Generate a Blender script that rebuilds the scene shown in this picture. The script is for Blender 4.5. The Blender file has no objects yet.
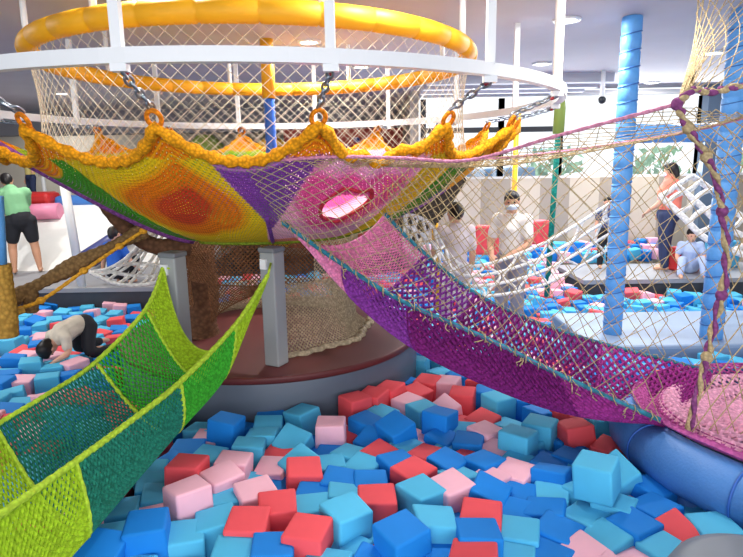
import bpy, bmesh, math, random
from mathutils import Vector, Matrix, Euler
random.seed(7)
R = math.radians
SC = bpy.context.scene
COL = SC.collection

# ------------------------------------------------------------------ camera
F_PX, PITCH, ROLL, CAM_Z = 585.0, R(11.0), R(-0.9), 1.65
CAM_M = Matrix.Rotation(R(90) - PITCH, 3, 'X') @ Matrix.Rotation(ROLL, 3, 'Z')
cam_data = bpy.data.cameras.new('camera')
cam_data.sensor_width = 36.0
cam_data.lens = F_PX / 743.0 * 36.0
cam_data.clip_start = 0.05
camera = bpy.data.objects.new('camera', cam_data)
camera.location = (0, 0, CAM_Z)
camera.rotation_euler = CAM_M.to_euler()
COL.objects.link(camera)
SC.camera = camera

# ------------------------------------------------------------------ world, exposure, large lights
w = bpy.data.worlds.new('daylight'); SC.world = w; w.use_nodes = True
bg = w.node_tree.nodes['Background']
bg.inputs[0].default_value = (0.92, 0.96, 1.0, 1); bg.inputs[1].default_value = 1.0
SC.view_settings.view_transform = 'Standard'
SC.view_settings.look = 'None'
SC.view_settings.gamma = 1.0
SC.view_settings.use_curve_mapping = False
SC.view_settings.exposure = 0.57

def area_light(name, loc, rot, size, size_y, power, col):
    l = bpy.data.lights.new(name, 'AREA'); l.shape = 'RECTANGLE'
    l.size, l.size_y, l.energy, l.color = size, size_y, power, col
    o = bpy.data.objects.new(name, l); o.location = loc; o.rotation_euler = rot
    COL.objects.link(o); return o
# daylight falling through the window wall at the back right
area_light('window_daylight', (3.6, 10.3, 2.1), (R(-75), 0, 0), 5.5, 1.4, 130, (0.93, 0.97, 1.0))
# unseen fill added behind the camera to light fronts and undersides
area_light('front_fill', (0.5, -2.8, 1.75), (R(88), 0, 0), 10.0, 2.4, 190, (1.0, 0.985, 0.97))

# ------------------------------------------------------------------ pixel -> world
def ray(px, py):
    return CAM_M @ Vector((px - 371.5, 278.5 - py, -F_PX))
def at(px, py, Y):
    d = ray(px, py); d = d * (Y / d.y)
    return Vector((d.x, d.y, d.z + CAM_Z))
def at_z(px, py, z):
    d = ray(px, py); k = (z - CAM_Z) / d.z
    return Vector((d.x * k, d.y * k, z))
def pix(p):
    v = CAM_M.transposed() @ (Vector(p) - Vector((0, 0, CAM_Z))); f = -v.z
    if f < 0.05: return (-999, -999)
    return (371.5 + v.x / f * F_PX, 278.5 - v.y / f * F_PX)

# ------------------------------------------------------------------ materials
def lin(c):
    return tuple(((x / 255) / 12.92 if x / 255 <= 0.04045 else ((x / 255 + 0.055) / 1.055) ** 2.4) for x in c) + (1.0,)
def mat(name, rgb, rough=0.6, metal=0.0, noise=0.0, scale=30.0, bump=0.0, spec=0.4, coat=0.0):
    m = bpy.data.materials.new(name); m.use_nodes = True
    nt = m.node_tree; b = nt.nodes['Principled BSDF']
    b.inputs['Roughness'].default_value = rough; b.inputs['Metallic'].default_value = metal
    b.inputs['Specular IOR Level'].default_value = spec
    b.inputs['Coat Weight'].default_value = coat
    c = lin(rgb); b.inputs['Base Color'].default_value = c
    if noise or bump:
        tc = nt.nodes.new('ShaderNodeTexCoord'); n = nt.nodes.new('ShaderNodeTexNoise')
        n.inputs['Scale'].default_value = scale; n.inputs['Detail'].default_value = 3
        nt.links.new(tc.outputs['Object'], n.inputs['Vector'])
        if noise:
            r = nt.nodes.new('ShaderNodeValToRGB')
            r.color_ramp.elements[0].position = 0.3; r.color_ramp.elements[1].position = 0.7
            r.color_ramp.elements[0].color = tuple(x * (1 - noise) for x in c[:3]) + (1,)
            r.color_ramp.elements[1].color = tuple(min(1, x * (1 + noise)) for x in c[:3]) + (1,)
            nt.links.new(n.outputs['Fac'], r.inputs[0]); nt.links.new(r.outputs[0], b.inputs['Base Color'])
        if bump:
            bp = nt.nodes.new('ShaderNodeBump'); bp.inputs['Strength'].default_value = bump; bp.inputs['Distance'].default_value = 0.01
            nt.links.new(n.outputs['Fac'], bp.inputs['Height']); nt.links.new(bp.outputs[0], b.inputs['Normal'])
    return m
def emit(name, rgb, s):
    m = bpy.data.materials.new(name); m.use_nodes = True
    b = m.node_tree.nodes['Principled BSDF']
    b.inputs['Base Color'].default_value = lin(rgb)
    b.inputs['Emission Color'].default_value = lin(rgb); b.inputs['Emission Strength'].default_value = s
    return m
def rope(name, rgb, dark=0.45, freq=60.0):
    """twisted / knitted cord: a fine wave across the strand"""
    m = mat(name, rgb, 0.85, spec=0.2); nt = m.node_tree; b = nt.nodes['Principled BSDF']
    tc = nt.nodes.new('ShaderNodeTexCoord'); wv = nt.nodes.new('ShaderNodeTexVoronoi')
    wv.inputs['Scale'].default_value = freq
    nt.links.new(tc.outputs['Object'], wv.inputs['Vector'])
    r = nt.nodes.new('ShaderNodeValToRGB'); c = lin(rgb)
    r.color_ramp.elements[0].color = tuple(min(1, x * 1.12) for x in c[:3]) + (1,); r.color_ramp.elements[0].position = 0.15
    r.color_ramp.elements[1].color = tuple(x * dark for x in c[:3]) + (1,); r.color_ramp.elements[1].position = 0.75
    nt.links.new(wv.outputs['Distance'], r.inputs[0]); nt.links.new(r.outputs[0], b.inputs['Base Color'])
    bp = nt.nodes.new('ShaderNodeBump'); bp.invert = True; bp.inputs['Strength'].default_value = 0.6; bp.inputs['Distance'].default_value = 0.01
    nt.links.new(wv.outputs['Distance'], bp.inputs['Height']); nt.links.new(bp.outputs[0], b.inputs['Normal'])
    return m
def knit_attr(name, nu, nv, hole):
    """crochet cloth coloured by the yarn colour of each vertex; stitches and the gaps between them from the UV grid"""
    m = mat(name, (200, 200, 200), 0.9, spec=0.15); nt = m.node_tree; b = nt.nodes['Principled BSDF']; L = nt.links.new
    def math_(op, a, c=None):
        n = nt.nodes.new('ShaderNodeMath'); n.operation = op
        for i, v in enumerate((a, c)):
            if v is None: continue
            if isinstance(v, (int, float)): n.inputs[i].default_value = v
            else: L(v, n.inputs[i])
        return n.outputs[0]
    at_ = nt.nodes.new('ShaderNodeAttribute'); at_.attribute_name = 'yarn'
    uv = nt.nodes.new('ShaderNodeUVMap'); sx = nt.nodes.new('ShaderNodeSeparateXYZ'); L(uv.outputs[0], sx.inputs[0])
    v = math_('MULTIPLY', sx.outputs[1], nv)
    row = math_('FLOOR', v)
    u = math_('ADD', math_('MULTIPLY', sx.outputs[0], nu), math_('MULTIPLY', row, 0.5))
    fu = math_('SUBTRACT', math_('FRACT', u), 0.5); fv = math_('SUBTRACT', math_('FRACT', v), 0.5)
    d = math_('SQRT', math_('ADD', math_('MULTIPLY', fu, fu), math_('MULTIPLY', fv, fv)))
    r = nt.nodes.new('ShaderNodeValToRGB'); L(d, r.inputs[0])
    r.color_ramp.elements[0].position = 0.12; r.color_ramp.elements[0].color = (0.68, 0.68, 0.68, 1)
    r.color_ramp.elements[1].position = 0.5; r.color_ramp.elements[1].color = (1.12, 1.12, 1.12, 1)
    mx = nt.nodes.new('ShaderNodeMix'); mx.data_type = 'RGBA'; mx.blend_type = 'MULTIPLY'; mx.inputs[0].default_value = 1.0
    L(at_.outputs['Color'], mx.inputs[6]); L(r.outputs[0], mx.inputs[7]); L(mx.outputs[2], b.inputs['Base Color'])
    bp = nt.nodes.new('ShaderNodeBump'); bp.inputs['Strength'].default_value = 0.7; bp.inputs['Distance'].default_value = 0.012
    L(d, bp.inputs['Height']); L(bp.outputs[0], b.inputs['Normal'])
    tr = nt.nodes.new('ShaderNodeBsdfTransparent'); ms = nt.nodes.new('ShaderNodeMixShader')
    L(math_('GREATER_THAN', d, hole), ms.inputs[0]); L(tr.outputs[0], ms.inputs[1]); L(b.outputs[0], ms.inputs[2])
    L(ms.outputs[0], nt.nodes['Material Output'].inputs[0])
    return m

# ------------------------------------------------------------------ mesh builders
class MB:
    def __init__(s): s.v, s.f, s.sm = [], [], []
    def quad_grid(s, rows, closed_u=False, closed_v=False, smooth=True):
        b = len(s.v); n, k = len(rows), len(rows[0])
        for r_ in rows: s.v += [Vector(p) for p in r_]
        for i in range(n if closed_v else n - 1):
            for j in range(k if closed_u else k - 1):
                i2, j2 = (i + 1) % n, (j + 1) % k
                s.f.append((b + i * k + j, b + i * k + j2, b + i2 * k + j2, b + i2 * k + j)); s.sm.append(smooth)
    def cap(s, loop, smooth=False):
        b = len(s.v); s.v += [Vector(p) for p in loop]; s.f.append(tuple(range(b, b + len(loop)))); s.sm.append(smooth)
    def tube(s, path, r, seg=8, closed=False, cap=True, flat=1.0):
        path = [Vector(p) for p in path]; n = len(path); rows = []; nrm = None
        for i, p in enumerate(path):
            a = path[(i - 1) % n] if (closed or i > 0) else p; c = path[(i + 1) % n] if (closed or i < n - 1) else p
            t = (c - a)
            t = t.normalized() if t.length > 1e-9 else Vector((0, 0, 1))
            if nrm is None:
                nrm = t.cross(Vector((0, 0, 1)))
                if nrm.length < 1e-3: nrm = t.cross(Vector((1, 0, 0)))
            nrm = nrm - t * nrm.dot(t)
            nrm = nrm.normalized() if nrm.length > 1e-6 else t.orthogonal().normalized()
            bn = t.cross(nrm); rr = r[i] if isinstance(r, (list, tuple)) else r
            rows.append([p + nrm * (rr * math.cos(2 * math.pi * k / seg)) + bn * (rr * flat * math.sin(2 * math.pi * k / seg)) for k in range(seg)])
        s.quad_grid(rows, closed_u=True, closed_v=closed)
        if cap and not closed: s.cap(rows[0][::-1]); s.cap(rows[-1])
        return s
    def box(s, c, d, rot=None):
        c = Vector(c); b = len(s.v)
        for x in (-1, 1):
            for y in (-1, 1):
                for z in (-1, 1):
                    p = Vector((x * d[0] / 2, y * d[1] / 2, z * d[2] / 2))
                    if rot is not None: p = rot @ p
                    s.v.append(c + p)
        for q in ((0, 1, 3, 2), (4, 6, 7, 5), (0, 4, 5, 1), (2, 3, 7, 6), (0, 2, 6, 4), (1, 5, 7, 3)):
            s.f.append(tuple(b + i for i in q)); s.sm.append(False)
        return s
    def bar(s, a, b, wx, wy):
        a, b = Vector(a), Vector(b); t = (b - a)
        rot = t.to_track_quat('Z', 'Y').to_matrix()
        return s.box((a + b) / 2, (wx, wy, t.length), rot)
    def ball(s, c, rad, seg=16, rings=10, rot=None):
        c = Vector(c); rad = (rad,) * 3 if isinstance(rad, (int, float)) else rad; rows = []
        for i in range(rings + 1):
            th = math.pi * i / rings; row = []
            for j in range(seg):
                ph = 2 * math.pi * j / seg
                p = Vector((rad[0] * math.sin(th) * math.cos(ph), rad[1] * math.sin(th) * math.sin(ph), rad[2] * math.cos(th)))
                if rot is not None: p = rot @ p
                row.append(c + p)
            rows.append(row)
        s.quad_grid(rows, closed_u=True); return s
    def prism(s, outline, ext):
        """outline: list of points, extruded by the vector ext"""
        ext = Vector(ext); a = [Vector(p) for p in outline]; b_ = [p + ext for p in a]
        s.cap(a[::-1]); s.cap(b_)
        s.quad_grid([a, b_], closed_u=True, smooth=False); return s
def link(o, parent=None):
    COL.objects.link(o)
    if parent is not None: o.parent = parent
    return o
def obj(name, mb, m, parent=None, bevel=0.0, origin=None):
    me = bpy.data.meshes.new(name)
    if parent is not None: org = world_of(parent)
    elif origin is not None: org = Vector(origin)
    else:
        lo = Vector((min(p.x for p in mb.v), min(p.y for p in mb.v), min(p.z for p in mb.v)))
        hi = Vector((max(p.x for p in mb.v), max(p.y for p in mb.v), max(p.z for p in mb.v)))
        org = Vector(((lo.x + hi.x) / 2, (lo.y + hi.y) / 2, lo.z))
    me.from_pydata([tuple(p - org) for p in mb.v], [], mb.f)
    me.polygons.foreach_set('use_smooth', mb.sm)
    bm = bmesh.new(); bm.from_mesh(me); bmesh.ops.remove_doubles(bm, verts=bm.verts, dist=1e-5)
    bmesh.ops.recalc_face_normals(bm, faces=bm.faces); bm.to_mesh(me); bm.free()
    me.materials.append(m)
    o = bpy.data.objects.new(name, me)
    if parent is None: o.location = org
    link(o, parent)
    if bevel:
        bv = o.modifiers.new('bevel', 'BEVEL'); bv.width = bevel; bv.segments = 2; bv.limit_method = 'ANGLE'
    return o
def world_of(o):
    p = Vector(o.location)
    while o.parent is not None: o = o.parent; p += Vector(o.location)
    return p
def empty(name, loc):
    o = bpy.data.objects.new(name, None); o.location = loc; o.empty_display_size = 0.1; link(o); return o
def tag(o, label, cat, group=None, kind=None):
    o['label'] = label; o['category'] = cat
    if group: o['group'] = group
    if kind: o['kind'] = kind
    return o
def thing(name, loc, label, cat, group=None): return tag(empty(name, loc), label, cat, group)
def struct(name, mb, m, parent=None, bevel=0.0):
    o = obj(name, mb, m, parent, bevel); o['kind'] = 'structure'; return o

def catmull(pts, n):
    """n points along a smooth curve through pts (evenly in parameter)"""
    pts = [Vector(p) for p in pts]; k = len(pts) - 1; out = []
    for i in range(n):
        t = i / (n - 1) * k; j = min(int(t), k - 1); s = t - j
        p0, p1, p2, p3 = pts[max(j - 1, 0)], pts[j], pts[j + 1], pts[min(j + 2, k)]
        out.append(0.5 * ((2 * p1) + (p2 - p0) * s + (2 * p0 - 5 * p1 + 4 * p2 - p3) * s * s + (3 * p1 - p0 - 3 * p2 + p3) * s ** 3))
    return out
def lerp(a, b, t): return a + (b - a) * t
def curve_at(c, t):
    x = max(0, min(1, t)) * (len(c) - 1); i = min(int(x), len(c) - 2)
    return c[i].lerp(c[i + 1], x - i)
def net(mb, P, nu, nv, r, sub=1, wrap=False, seg=4):
    """diamond netting: every diagonal of an nu x nv grid on the surface P(u, v) is a cord of radius r"""
    for s in (1, -1):
        starts = range(nu) if wrap else range(-nv, nu + nv + 1)
        for i in starts:
            pts = []
            for k in range(nv * sub + 1):
                a = i + s * k / sub
                if not wrap and (a < -1e-6 or a > nu + 1e-6): 
                    if len(pts) > 1: mb.tube(pts, r, seg, cap=False)
                    pts = []; continue
                pts.append(P((a / nu) % 1.0 if wrap else a / nu, k / sub / nv))
            if len(pts) > 1: mb.tube(pts, r, seg, cap=False)
    return mb
def crochet(name, P, nu, nv, m, parent, thick, u0=0, u1=1, v0=0, v1=1, tk=None):
    """knitted panel with real openings: a staggered diamond grid turned into strands"""
    v, f = [], []; org = world_of(parent); idx = {}
    def vid(a, b):
        if (a, b) not in idx:
            idx[(a, b)] = len(v); v.append(tuple(P(lerp(u0, u1, a / (2 * nu)), lerp(v0, v1, b / (2 * nv))) - org))
        return idx[(a, b)]
    for a in range(0, 2 * nu + 1):
        for b in range(0, 2 * nv + 1):
            if (a + b) % 2: continue
            c = [(a - 1, b), (a, b - 1), (a + 1, b), (a, b + 1)]
            c = [q for q in c if 0 <= q[0] <= 2 * nu and 0 <= q[1] <= 2 * nv]
            # odd-parity points are the knots; cells are centred on even-parity points
            if len(c) >= 3: f.append(tuple(vid(*q) for q in c))
    me = bpy.data.meshes.new(name); me.from_pydata(v, [], f); me.materials.append(m)
    o = bpy.data.objects.new(name, me); link(o, parent)
    wf = o.modifiers.new('strands', 'WIREFRAME'); wf.thickness = thick; wf.use_even_offset = False; wf.use_boundary = True; wf.offset = 0
    wf.use_relative_offset = False
    return o
# ================================================================== the setting
M_ceil = mat('painted_ceiling', (192, 190, 198), 0.8, noise=0.03, scale=2)
M_white = mat('white_enamel', (225, 228, 232), 0.35)
M_cream = mat('cream_paint', (206, 200, 190), 0.6)
M_grey_wall = mat('grey_beige_wall', (178, 172, 162), 0.8, noise=0.04, scale=3)
M_floor = mat('pit_floor_vinyl', (58, 82, 104), 0.8)
M_deck_top = mat('grey_deck_vinyl', (146, 148, 154), 0.45, noise=0.05, scale=4)
M_deck_side = mat('dark_deck_side', (66, 70, 78), 0.6, noise=0.08, scale=6)
M_slab = mat('pale_blue_grey_pad', (132, 154, 184), 0.5, noise=0.04, scale=4)
M_black = mat('black_frame', (34, 38, 46), 0.4)
M_steel_col = mat('slate_column', (92, 112, 136), 0.4)
M_soffit = mat('soffit_grey', (140, 140, 148), 0.8)

struct('floor', MB().box((-3, 6.5, -0.65), (24, 22, 0.1)), M_floor)
struct('ceiling', MB().box((-3, 3.0, 2.96), (24, 15.4, 0.12)).box((-7.0, 13.0, 2.96), (16, 4.6, 0.12)), M_ceil)
# wall of alternating beige panels below the windows
def panel_mat():
    m = mat('beige_wall_panels', (190, 180, 164), 0.6); nt = m.node_tree; b = nt.nodes['Principled BSDF']
    tc = nt.nodes.new('ShaderNodeTexCoord'); s = nt.nodes.new('ShaderNodeSeparateXYZ'); nt.links.new(tc.outputs['Object'], s.inputs[0])
    k = nt.nodes.new('ShaderNodeMath'); k.operation = 'MULTIPLY'; k.inputs[1].default_value = 0.95; nt.links.new(s.outputs[0], k.inputs[0])
    f = nt.nodes.new('ShaderNodeMath'); f.operation = 'FRACT'; nt.links.new(k.outputs[0], f.inputs[0])
    r = nt.nodes.new('ShaderNodeValToRGB'); r.color_ramp.interpolation = 'CONSTANT'; nt.links.new(f.outputs[0], r.inputs[0])
    r.color_ramp.elements[0].color = lin((208, 198, 180)); r.color_ramp.elements[1].position = 0.5; r.color_ramp.elements[1].color = lin((170, 160, 146))
    nt.links.new(r.outputs[0], b.inputs['Base Color']); return m
struct('wall_back', MB().box((4.6, 10.6, 0.385), (7.6, 0.2, 1.97)), panel_mat())
struct('wall_far', MB().box((-6.9, 15.1, 1.2), (15.4, 0.2, 3.6)), M_grey_wall)
struct('wall_far_return', MB().box((0.8, 12.85, 1.2), (0.15, 4.4, 3.6)), M_grey_wall)
struct('wall_left', MB().box((-13.6, 7.0, 1.2), (0.2, 16.2, 3.6)), M_grey_wall)
struct('wall_right', MB().box((8.4, 7.6, 1.2), (0.2, 6.4, 3.6)), M_grey_wall)
struct('trim_1', MB().box((-5.5, 13.4, 2.65), (12.6, 0.5, 0.5)), M_soffit)          # bulkhead in front of the far wall
# window wall
def pane_mat():
    m = bpy.data.materials.new('window_glass'); m.use_nodes = True; nt = m.node_tree; nt.nodes.clear()
    o = nt.nodes.new('ShaderNodeOutputMaterial'); t = nt.nodes.new('ShaderNodeBsdfTransparent'); g = nt.nodes.new('ShaderNodeBsdfGlossy'); x = nt.nodes.new('ShaderNodeMixShader')
    t.inputs[0].default_value = (0.97, 0.985, 1, 1); g.inputs['Roughness'].default_value = 0.03; x.inputs[0].default_value = 0.05
    nt.links.new(t.outputs[0], x.inputs[1]); nt.links.new(g.outputs[0], x.inputs[2]); nt.links.new(x.outputs[0], o.inputs[0]); return m
M_glass = pane_mat()
xs = [0.95, 2.32, 3.36, 5.82, 8.3]
for i in range(4):
    wn = empty('window_%d' % (i + 1), ((xs[i] + xs[i + 1]) / 2, 10.6, 1.37)); wn['kind'] = 'structure'
    fr = MB(); a, c = xs[i], xs[i + 1]
    for x in (a, c): fr.box((x, 10.6, 2.06), (0.09 if i < 2 else 0.07, 0.1, 1.38))
    hz = MB().box(((a + c) / 2, 10.6, 1.39), (c - a, 0.11, 0.04)).box(((a + c) / 2, 10.6, 2.82), (c - a, 0.11, 0.08)); h_ = obj('window_sill', hz, M_white, wn); h_['kind'] = 'structure'
    if i in (0, 1): fr.box(((a + c) / 2, 10.6, 2.22), (c - a, 0.08, 0.09))
    f = obj('window_frame', fr, M_black, wn); f['kind'] = 'structure'
    p = obj('window_pane', MB().box(((a + c) / 2, 10.63, 2.07), (c - a - 0.09, 0.012, 1.34)), M_glass, wn); p['kind'] = 'structure'
struct('trim_2', MB().box((5.9, 10.4, 1.4), (0.26, 0.2, 3.0)), M_steel_col)          # slate column before the glass
# ceiling beams near the window wall
M_beam = mat('beam_grey', (176, 178, 190), 0.7)
for k, y in enumerate((8.9, 9.5, 10.1)):
    struct('trim_%d' % (3 + k), MB().box((2.2, y, 2.84), (2.7, 0.16, 0.13)), M_beam)
# decks round the pit
struct('floor_deck_right', MB().box((5.65, 8.75, -0.03), (5.3, 1.3, 0.06)), M_deck_top)
struct('trim_6', MB().box((5.65, 8.77, -0.33), (5.26, 1.26, 0.54)), M_deck_side)
struct('floor_deck_left', MB().box((-8.25, 11.55, -0.03), (10.7, 6.9, 0.06)), M_deck_top)
struct('trim_7', MB().box((-8.25, 11.57, -0.33), (10.66, 6.86, 0.54)), M_deck_side)
M_wood = mat('tan_wall_board', (196, 176, 150), 0.6)
slab = tag(obj('deck_pad', MB().box((4.2, 5.7, -0.31), (4.4, 1.25, 0.62)), M_slab, bevel=0.03), 'pale blue-grey padded deck block behind the purple tunnel', 'deck pad')

# outside the glass
M_leaf = mat('pale_leaves', (168, 205, 170), 0.9, noise=0.25, scale=9)
M_pave = mat('pale_paving', (226, 230, 234), 0.9)
M_bluevan = mat('blue_panel', (112, 150, 186), 0.4)
struct('ground_outside', MB().box((5, 16, -0.68), (16, 10.6, 0.06)), M_pave)
def bush(loc, s, label):
    mb = MB(); c = Vector(loc)
    rr = random.Random(int(loc[0] * 100))
    for k in range(140):
        d = Vector((rr.gauss(0, 1), rr.gauss(0, 0.7), rr.gauss(0, 1))).normalized() * (0.35 + 0.65 * rr.random()) * s
        q = Euler((rr.random() * 6, rr.random() * 6, rr.random() * 6)).to_matrix(); p = c + Vector((0, 0, 2.1)) + Vector((d.x, d.y, d.z * 0.8)); e = 0.13
        mb.cap([p + q @ Vector(v) for v in ((-e, 0, 0), (0, -e * .5, 0.02), (e, 0, 0), (0, e * .5, 0.02))])
    t = thing('street_tree', loc, label, 'tree'); obj('foliage', mb, M_leaf, t)
    obj('trunk', MB().tube([c, c + Vector((0.03, 0, 0.8)), c + Vector((0, 0, 2.0))], [0.07, 0.055, 0.04], 8), mat('pale_bark', (160, 150, 138), 0.9), t)
bush((4.4, 14.3, -0.65), 0.75, 'pale green street tree beyond the glass, left of the tall blue padded post')
bush((6.9, 14.4, -0.65), 0.8, 'pale green street tree beyond the glass, right of the tall blue padded post')
bush((8.4, 13.4, -0.65), 0.7, 'pale green street tree beyond the glass at the right edge')
van = thing('delivery_van', (2.3, 13.4, -0.65), 'blue van parked outside the window at the left end of the glass', 'van')
mb = MB(); prof = [(0, 0.35), (0, 1.15), (0.35, 1.3), (0.75, 2.15), (2.5, 2.2), (2.55, 0.35)]
mb.prism([(1.1 + x, 12.9, -0.65 + z) for x, z in prof], (0, 1.2, 0)); obj('body', mb, M_bluevan, van, bevel=0.05)
for x in (1.6, 3.15): obj('wheel', MB().tube([(x, 12.85, -0.33), (x, 13.0, -0.33)], 0.32, 18), M_black, van)
mb = MB(); mb.prism([(1.1 + x, 12.885, -0.65 + z) for x, z in ((0.55, 1.35), (0.85, 2.0), (1.5, 2.02), (1.5, 1.35))], (0, 0.01, 0)); obj('side_window', mb, mat('dark_glass', (52, 66, 84), 0.15), van)

# downlights recessed in the ceiling, with some unseen ones added as fill
M_lamp = emit('lamp_face', (255, 250, 240), 6.0)
M_lampw = emit('warm_lamp_face', (255, 236, 180), 8.0)
def downlight(px, py, label, warm=False, power=34):
    p = at_z(px, py, 2.9) if px > -900 else Vector((py[0], py[1], 2.9))
    t = thing('ceiling_downlight', (p.x, p.y, 2.87), label, 'downlight', 'recessed ceiling downlights')
    rows = [[(p.x + r_ * math.cos(a * math.pi / 12), p.y + r_ * math.sin(a * math.pi / 12), z) for a in range(24)] for r_, z in ((0.085, 2.898), (0.125, 2.898), (0.12, 2.88), (0.09, 2.88))]
    mb = MB(); mb.quad_grid(rows, closed_u=True); obj('trim_ring', mb, M_white, t)
    mb = MB(); mb.cap([(p.x + 0.09 * math.cos(a * math.pi / 12), p.y + 0.09 * math.sin(a * math.pi / 12), 2.885) for a in range(24)]); obj('lamp_face', mb, M_lampw if warm else M_lamp, t)
    l = bpy.data.lights.new('downlight_beam', 'AREA'); l.shape = 'DISK'; l.size = 0.18; l.energy = power; l.color = (1, 0.86, 0.62) if warm else (1, 0.97, 0.92)
    o = bpy.data.objects.new('downlight_beam', l); o.location = (p.x, p.y, 2.872); COL.objects.link(o)
for a in ((309, 41, 'round ceiling downlight seen between the front of the white ring and the yellow ring'),
          (567, 19, 'bright round ceiling downlight nearest the top, right of the white ring'),
          (713, 52, 'round ceiling downlight seen through the gathered net at upper right'),
          (652, 82, 'round ceiling downlight just right of the tall blue padded post'),
          (542, 63, 'small round ceiling downlight seen just inside the right end of the white ring'),
          (361, 66, 'warm glowing ceiling downlight beside the far edge of the yellow ring', True, 26),
          (64, 68, 'warm glowing ceiling downlight at the left end of the yellow ring', True, 16),
          (62, 93, 'distant ceiling downlight seen through the left side of the white netting'),
          (-999, (-4.2, 4.6), 'added fill lamp above the left pit, out of the photo', False, 42), (-999, (-5.6, 7.6), 'added fill lamp above the left deck, out of the photo', False, 42),  # unseen fill lamps added to brighten the cubes and deck at left
          (150, -60, 'added fill lamp above the left foreground, out of the photo', False, 22), (420, -80, 'added fill lamp above the foreground, out of the photo', False, 22), (640, -70, 'added fill lamp above the right foreground, out of the photo', False, 22),  # more added fill overhead, out of view, to lift the near heap
          (48, 114, 'most distant ceiling downlight at far left')):
    downlight(*a)
cam_dome = thing('security_camera', at(602, 100, 8.6), 'small dark dome camera under the ceiling left of the blue padded post', 'camera')
c0 = at(602, 100, 8.6); obj('dome', MB().ball(c0, 0.055), M_black, cam_dome); obj('mount', MB().tube([c0 + Vector((0, 0, 0.03)), (c0.x, c0.y, 2.9)], 0.03, 10), M_white, cam_dome)

# ------------------------------------------------------------------ play equipment in the far background
M_red = mat('red_vinyl', (196, 48, 48), 0.4); M_pinkv = mat('pink_vinyl', (226, 138, 170), 0.4); M_bluev = mat('blue_vinyl', (66, 122, 196), 0.35)
M_navy = mat('navy_vinyl', (70, 76, 132), 0.35); M_whitev = mat('white_vinyl', (228, 228, 226), 0.4, noise=0.03, scale=5)
M_brick = mat('brick_red_board', (170, 74, 62), 0.7, noise=0.1, scale=4); M_green = mat('lime_green_vinyl', (140, 160, 74), 0.5); M_yel = mat('yellow_vinyl', (236, 178, 28), 0.45)
M_yelo = mat('golden_vinyl', (228, 166, 34), 0.5)
# inflatable slide at far left
sl = thing('inflatable_slide', (-5.1, 10.3, 0), 'white inflatable slide with navy side band and blue top pad behind the man in green', 'slide')
mb = MB(); mb.prism([(-7.4, 9.6, 0.0), (-7.4, 11.3, 1.0), (-7.4, 11.6, 1.0), (-7.4, 11.6, 0.0)], (2.7, 0, 0)); obj('slope', mb, M_whitev, sl)
for k in range(5):
    pass
mb = MB(); mb.tube([(-4.95, 9.6, 0.03), (-4.45, 10.4, 0.45), (-4.0, 11.3, 0.98)], 0.17, 12); obj('side_band', mb, M_navy, sl)
mb = MB(); mb.prism([(-4.6, 9.9, 0.0), (-4.6, 11.3, 0.75), (-4.6, 11.6, 0.75), (-4.6, 11.6, 0.0)], (1.6, 0, 0)); obj('side_apron', mb, M_whitev, sl)
mb = MB(); mb.box((-4.75, 11.45, 1.05), (2.6, 0.4, 0.22)); obj('top_pad', mb, M_bluev, sl, bevel=0.08)
pd = tag(obj('soft_pad', MB().box((-6.7, 11.3, 1.12), (1.35, 0.5, 0.24)), M_red, bevel=0.08), 'red soft pad on top of the slide behind the man in green', 'soft pad')
mb = MB(); mb.tube([(-6.6, 10.85, 0.88), (-5.75, 10.9, 0.9)], 0.15, 12); tag(obj('roll_cushion', mb, M_pinkv), 'pink roll cushion just below the red pad at far left', 'cushion')
# slanted white support pole in front of it
a = at(62, 172, 8.2); b = at(78, 262, 8.2)
tag(obj('support_pole', MB().tube([a + (a - b) * 0.15, (b.x + .02, b.y, -0.02)], 0.06, 12), M_white), 'slanting white pole in front of the slide, beside the man in green', 'pole')
# climbing wall and soft shapes behind the round net
cw = thing('climbing_wall', (-0.7, 12.6, 0), 'brick red climbing wall with blue holds seen behind the white netting', 'climbing wall')
obj('board', MB().box((-0.55, 12.7, 1.15), (2.5, 0.12, 2.5)), M_brick, cw)
rr = random.Random(3); mh = mat('blue_hold', (60, 80, 150), 0.5)
for k in range(14):
    obj('hold', MB().ball((-1.6 + rr.random() * 2.1, 12.62, 1.3 + rr.random() * 1.0), (0.07, 0.06, 0.055), 8, 6), mh, cw)
tag(obj('soft_tower', MB().tube([(-2.0, 12.3, 0), (-2.0, 12.3, 2.1), (-2.0, 12.3, 2.25)], [0.33, 0.33, 0.1], 16), M_yel), 'yellow soft tower left of the brick red climbing wall', 'soft tower')
tag(obj('soft_column', MB().tube([(-3.35, 12.3, 0), (-3.35, 12.3, 2.1), (-3.35, 12.3, 2.3)], [0.36, 0.36, 0.15], 16), M_green), 'lime green soft column beside the blue wrapped post, nearer to it', 'soft column')
tag(obj('soft_column', MB().tube([(-4.15, 12.4, 0), (-4.15, 12.4, 2.05), (-4.15, 12.4, 2.2)], [0.34, 0.34, 0.15], 16), M_green), 'lime green soft column, left one of the pair behind the netting', 'soft column')
gate = thing('white_rail_frame', (-6.0, 12.0, 0), 'white tubular frame far behind the left side of the netting', 'frame')
for x in (-6.6, -6.1, -5.6): obj('upright', MB().tube([(x, 12.0, 0), (x, 12.0, 1.95)], 0.04, 8), M_white, gate)
obj('top_rail', MB().tube([(-6.6, 12.0, 1.95), (-5.6, 12.0, 1.95)], 0.04, 8), M_white, gate)
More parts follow.
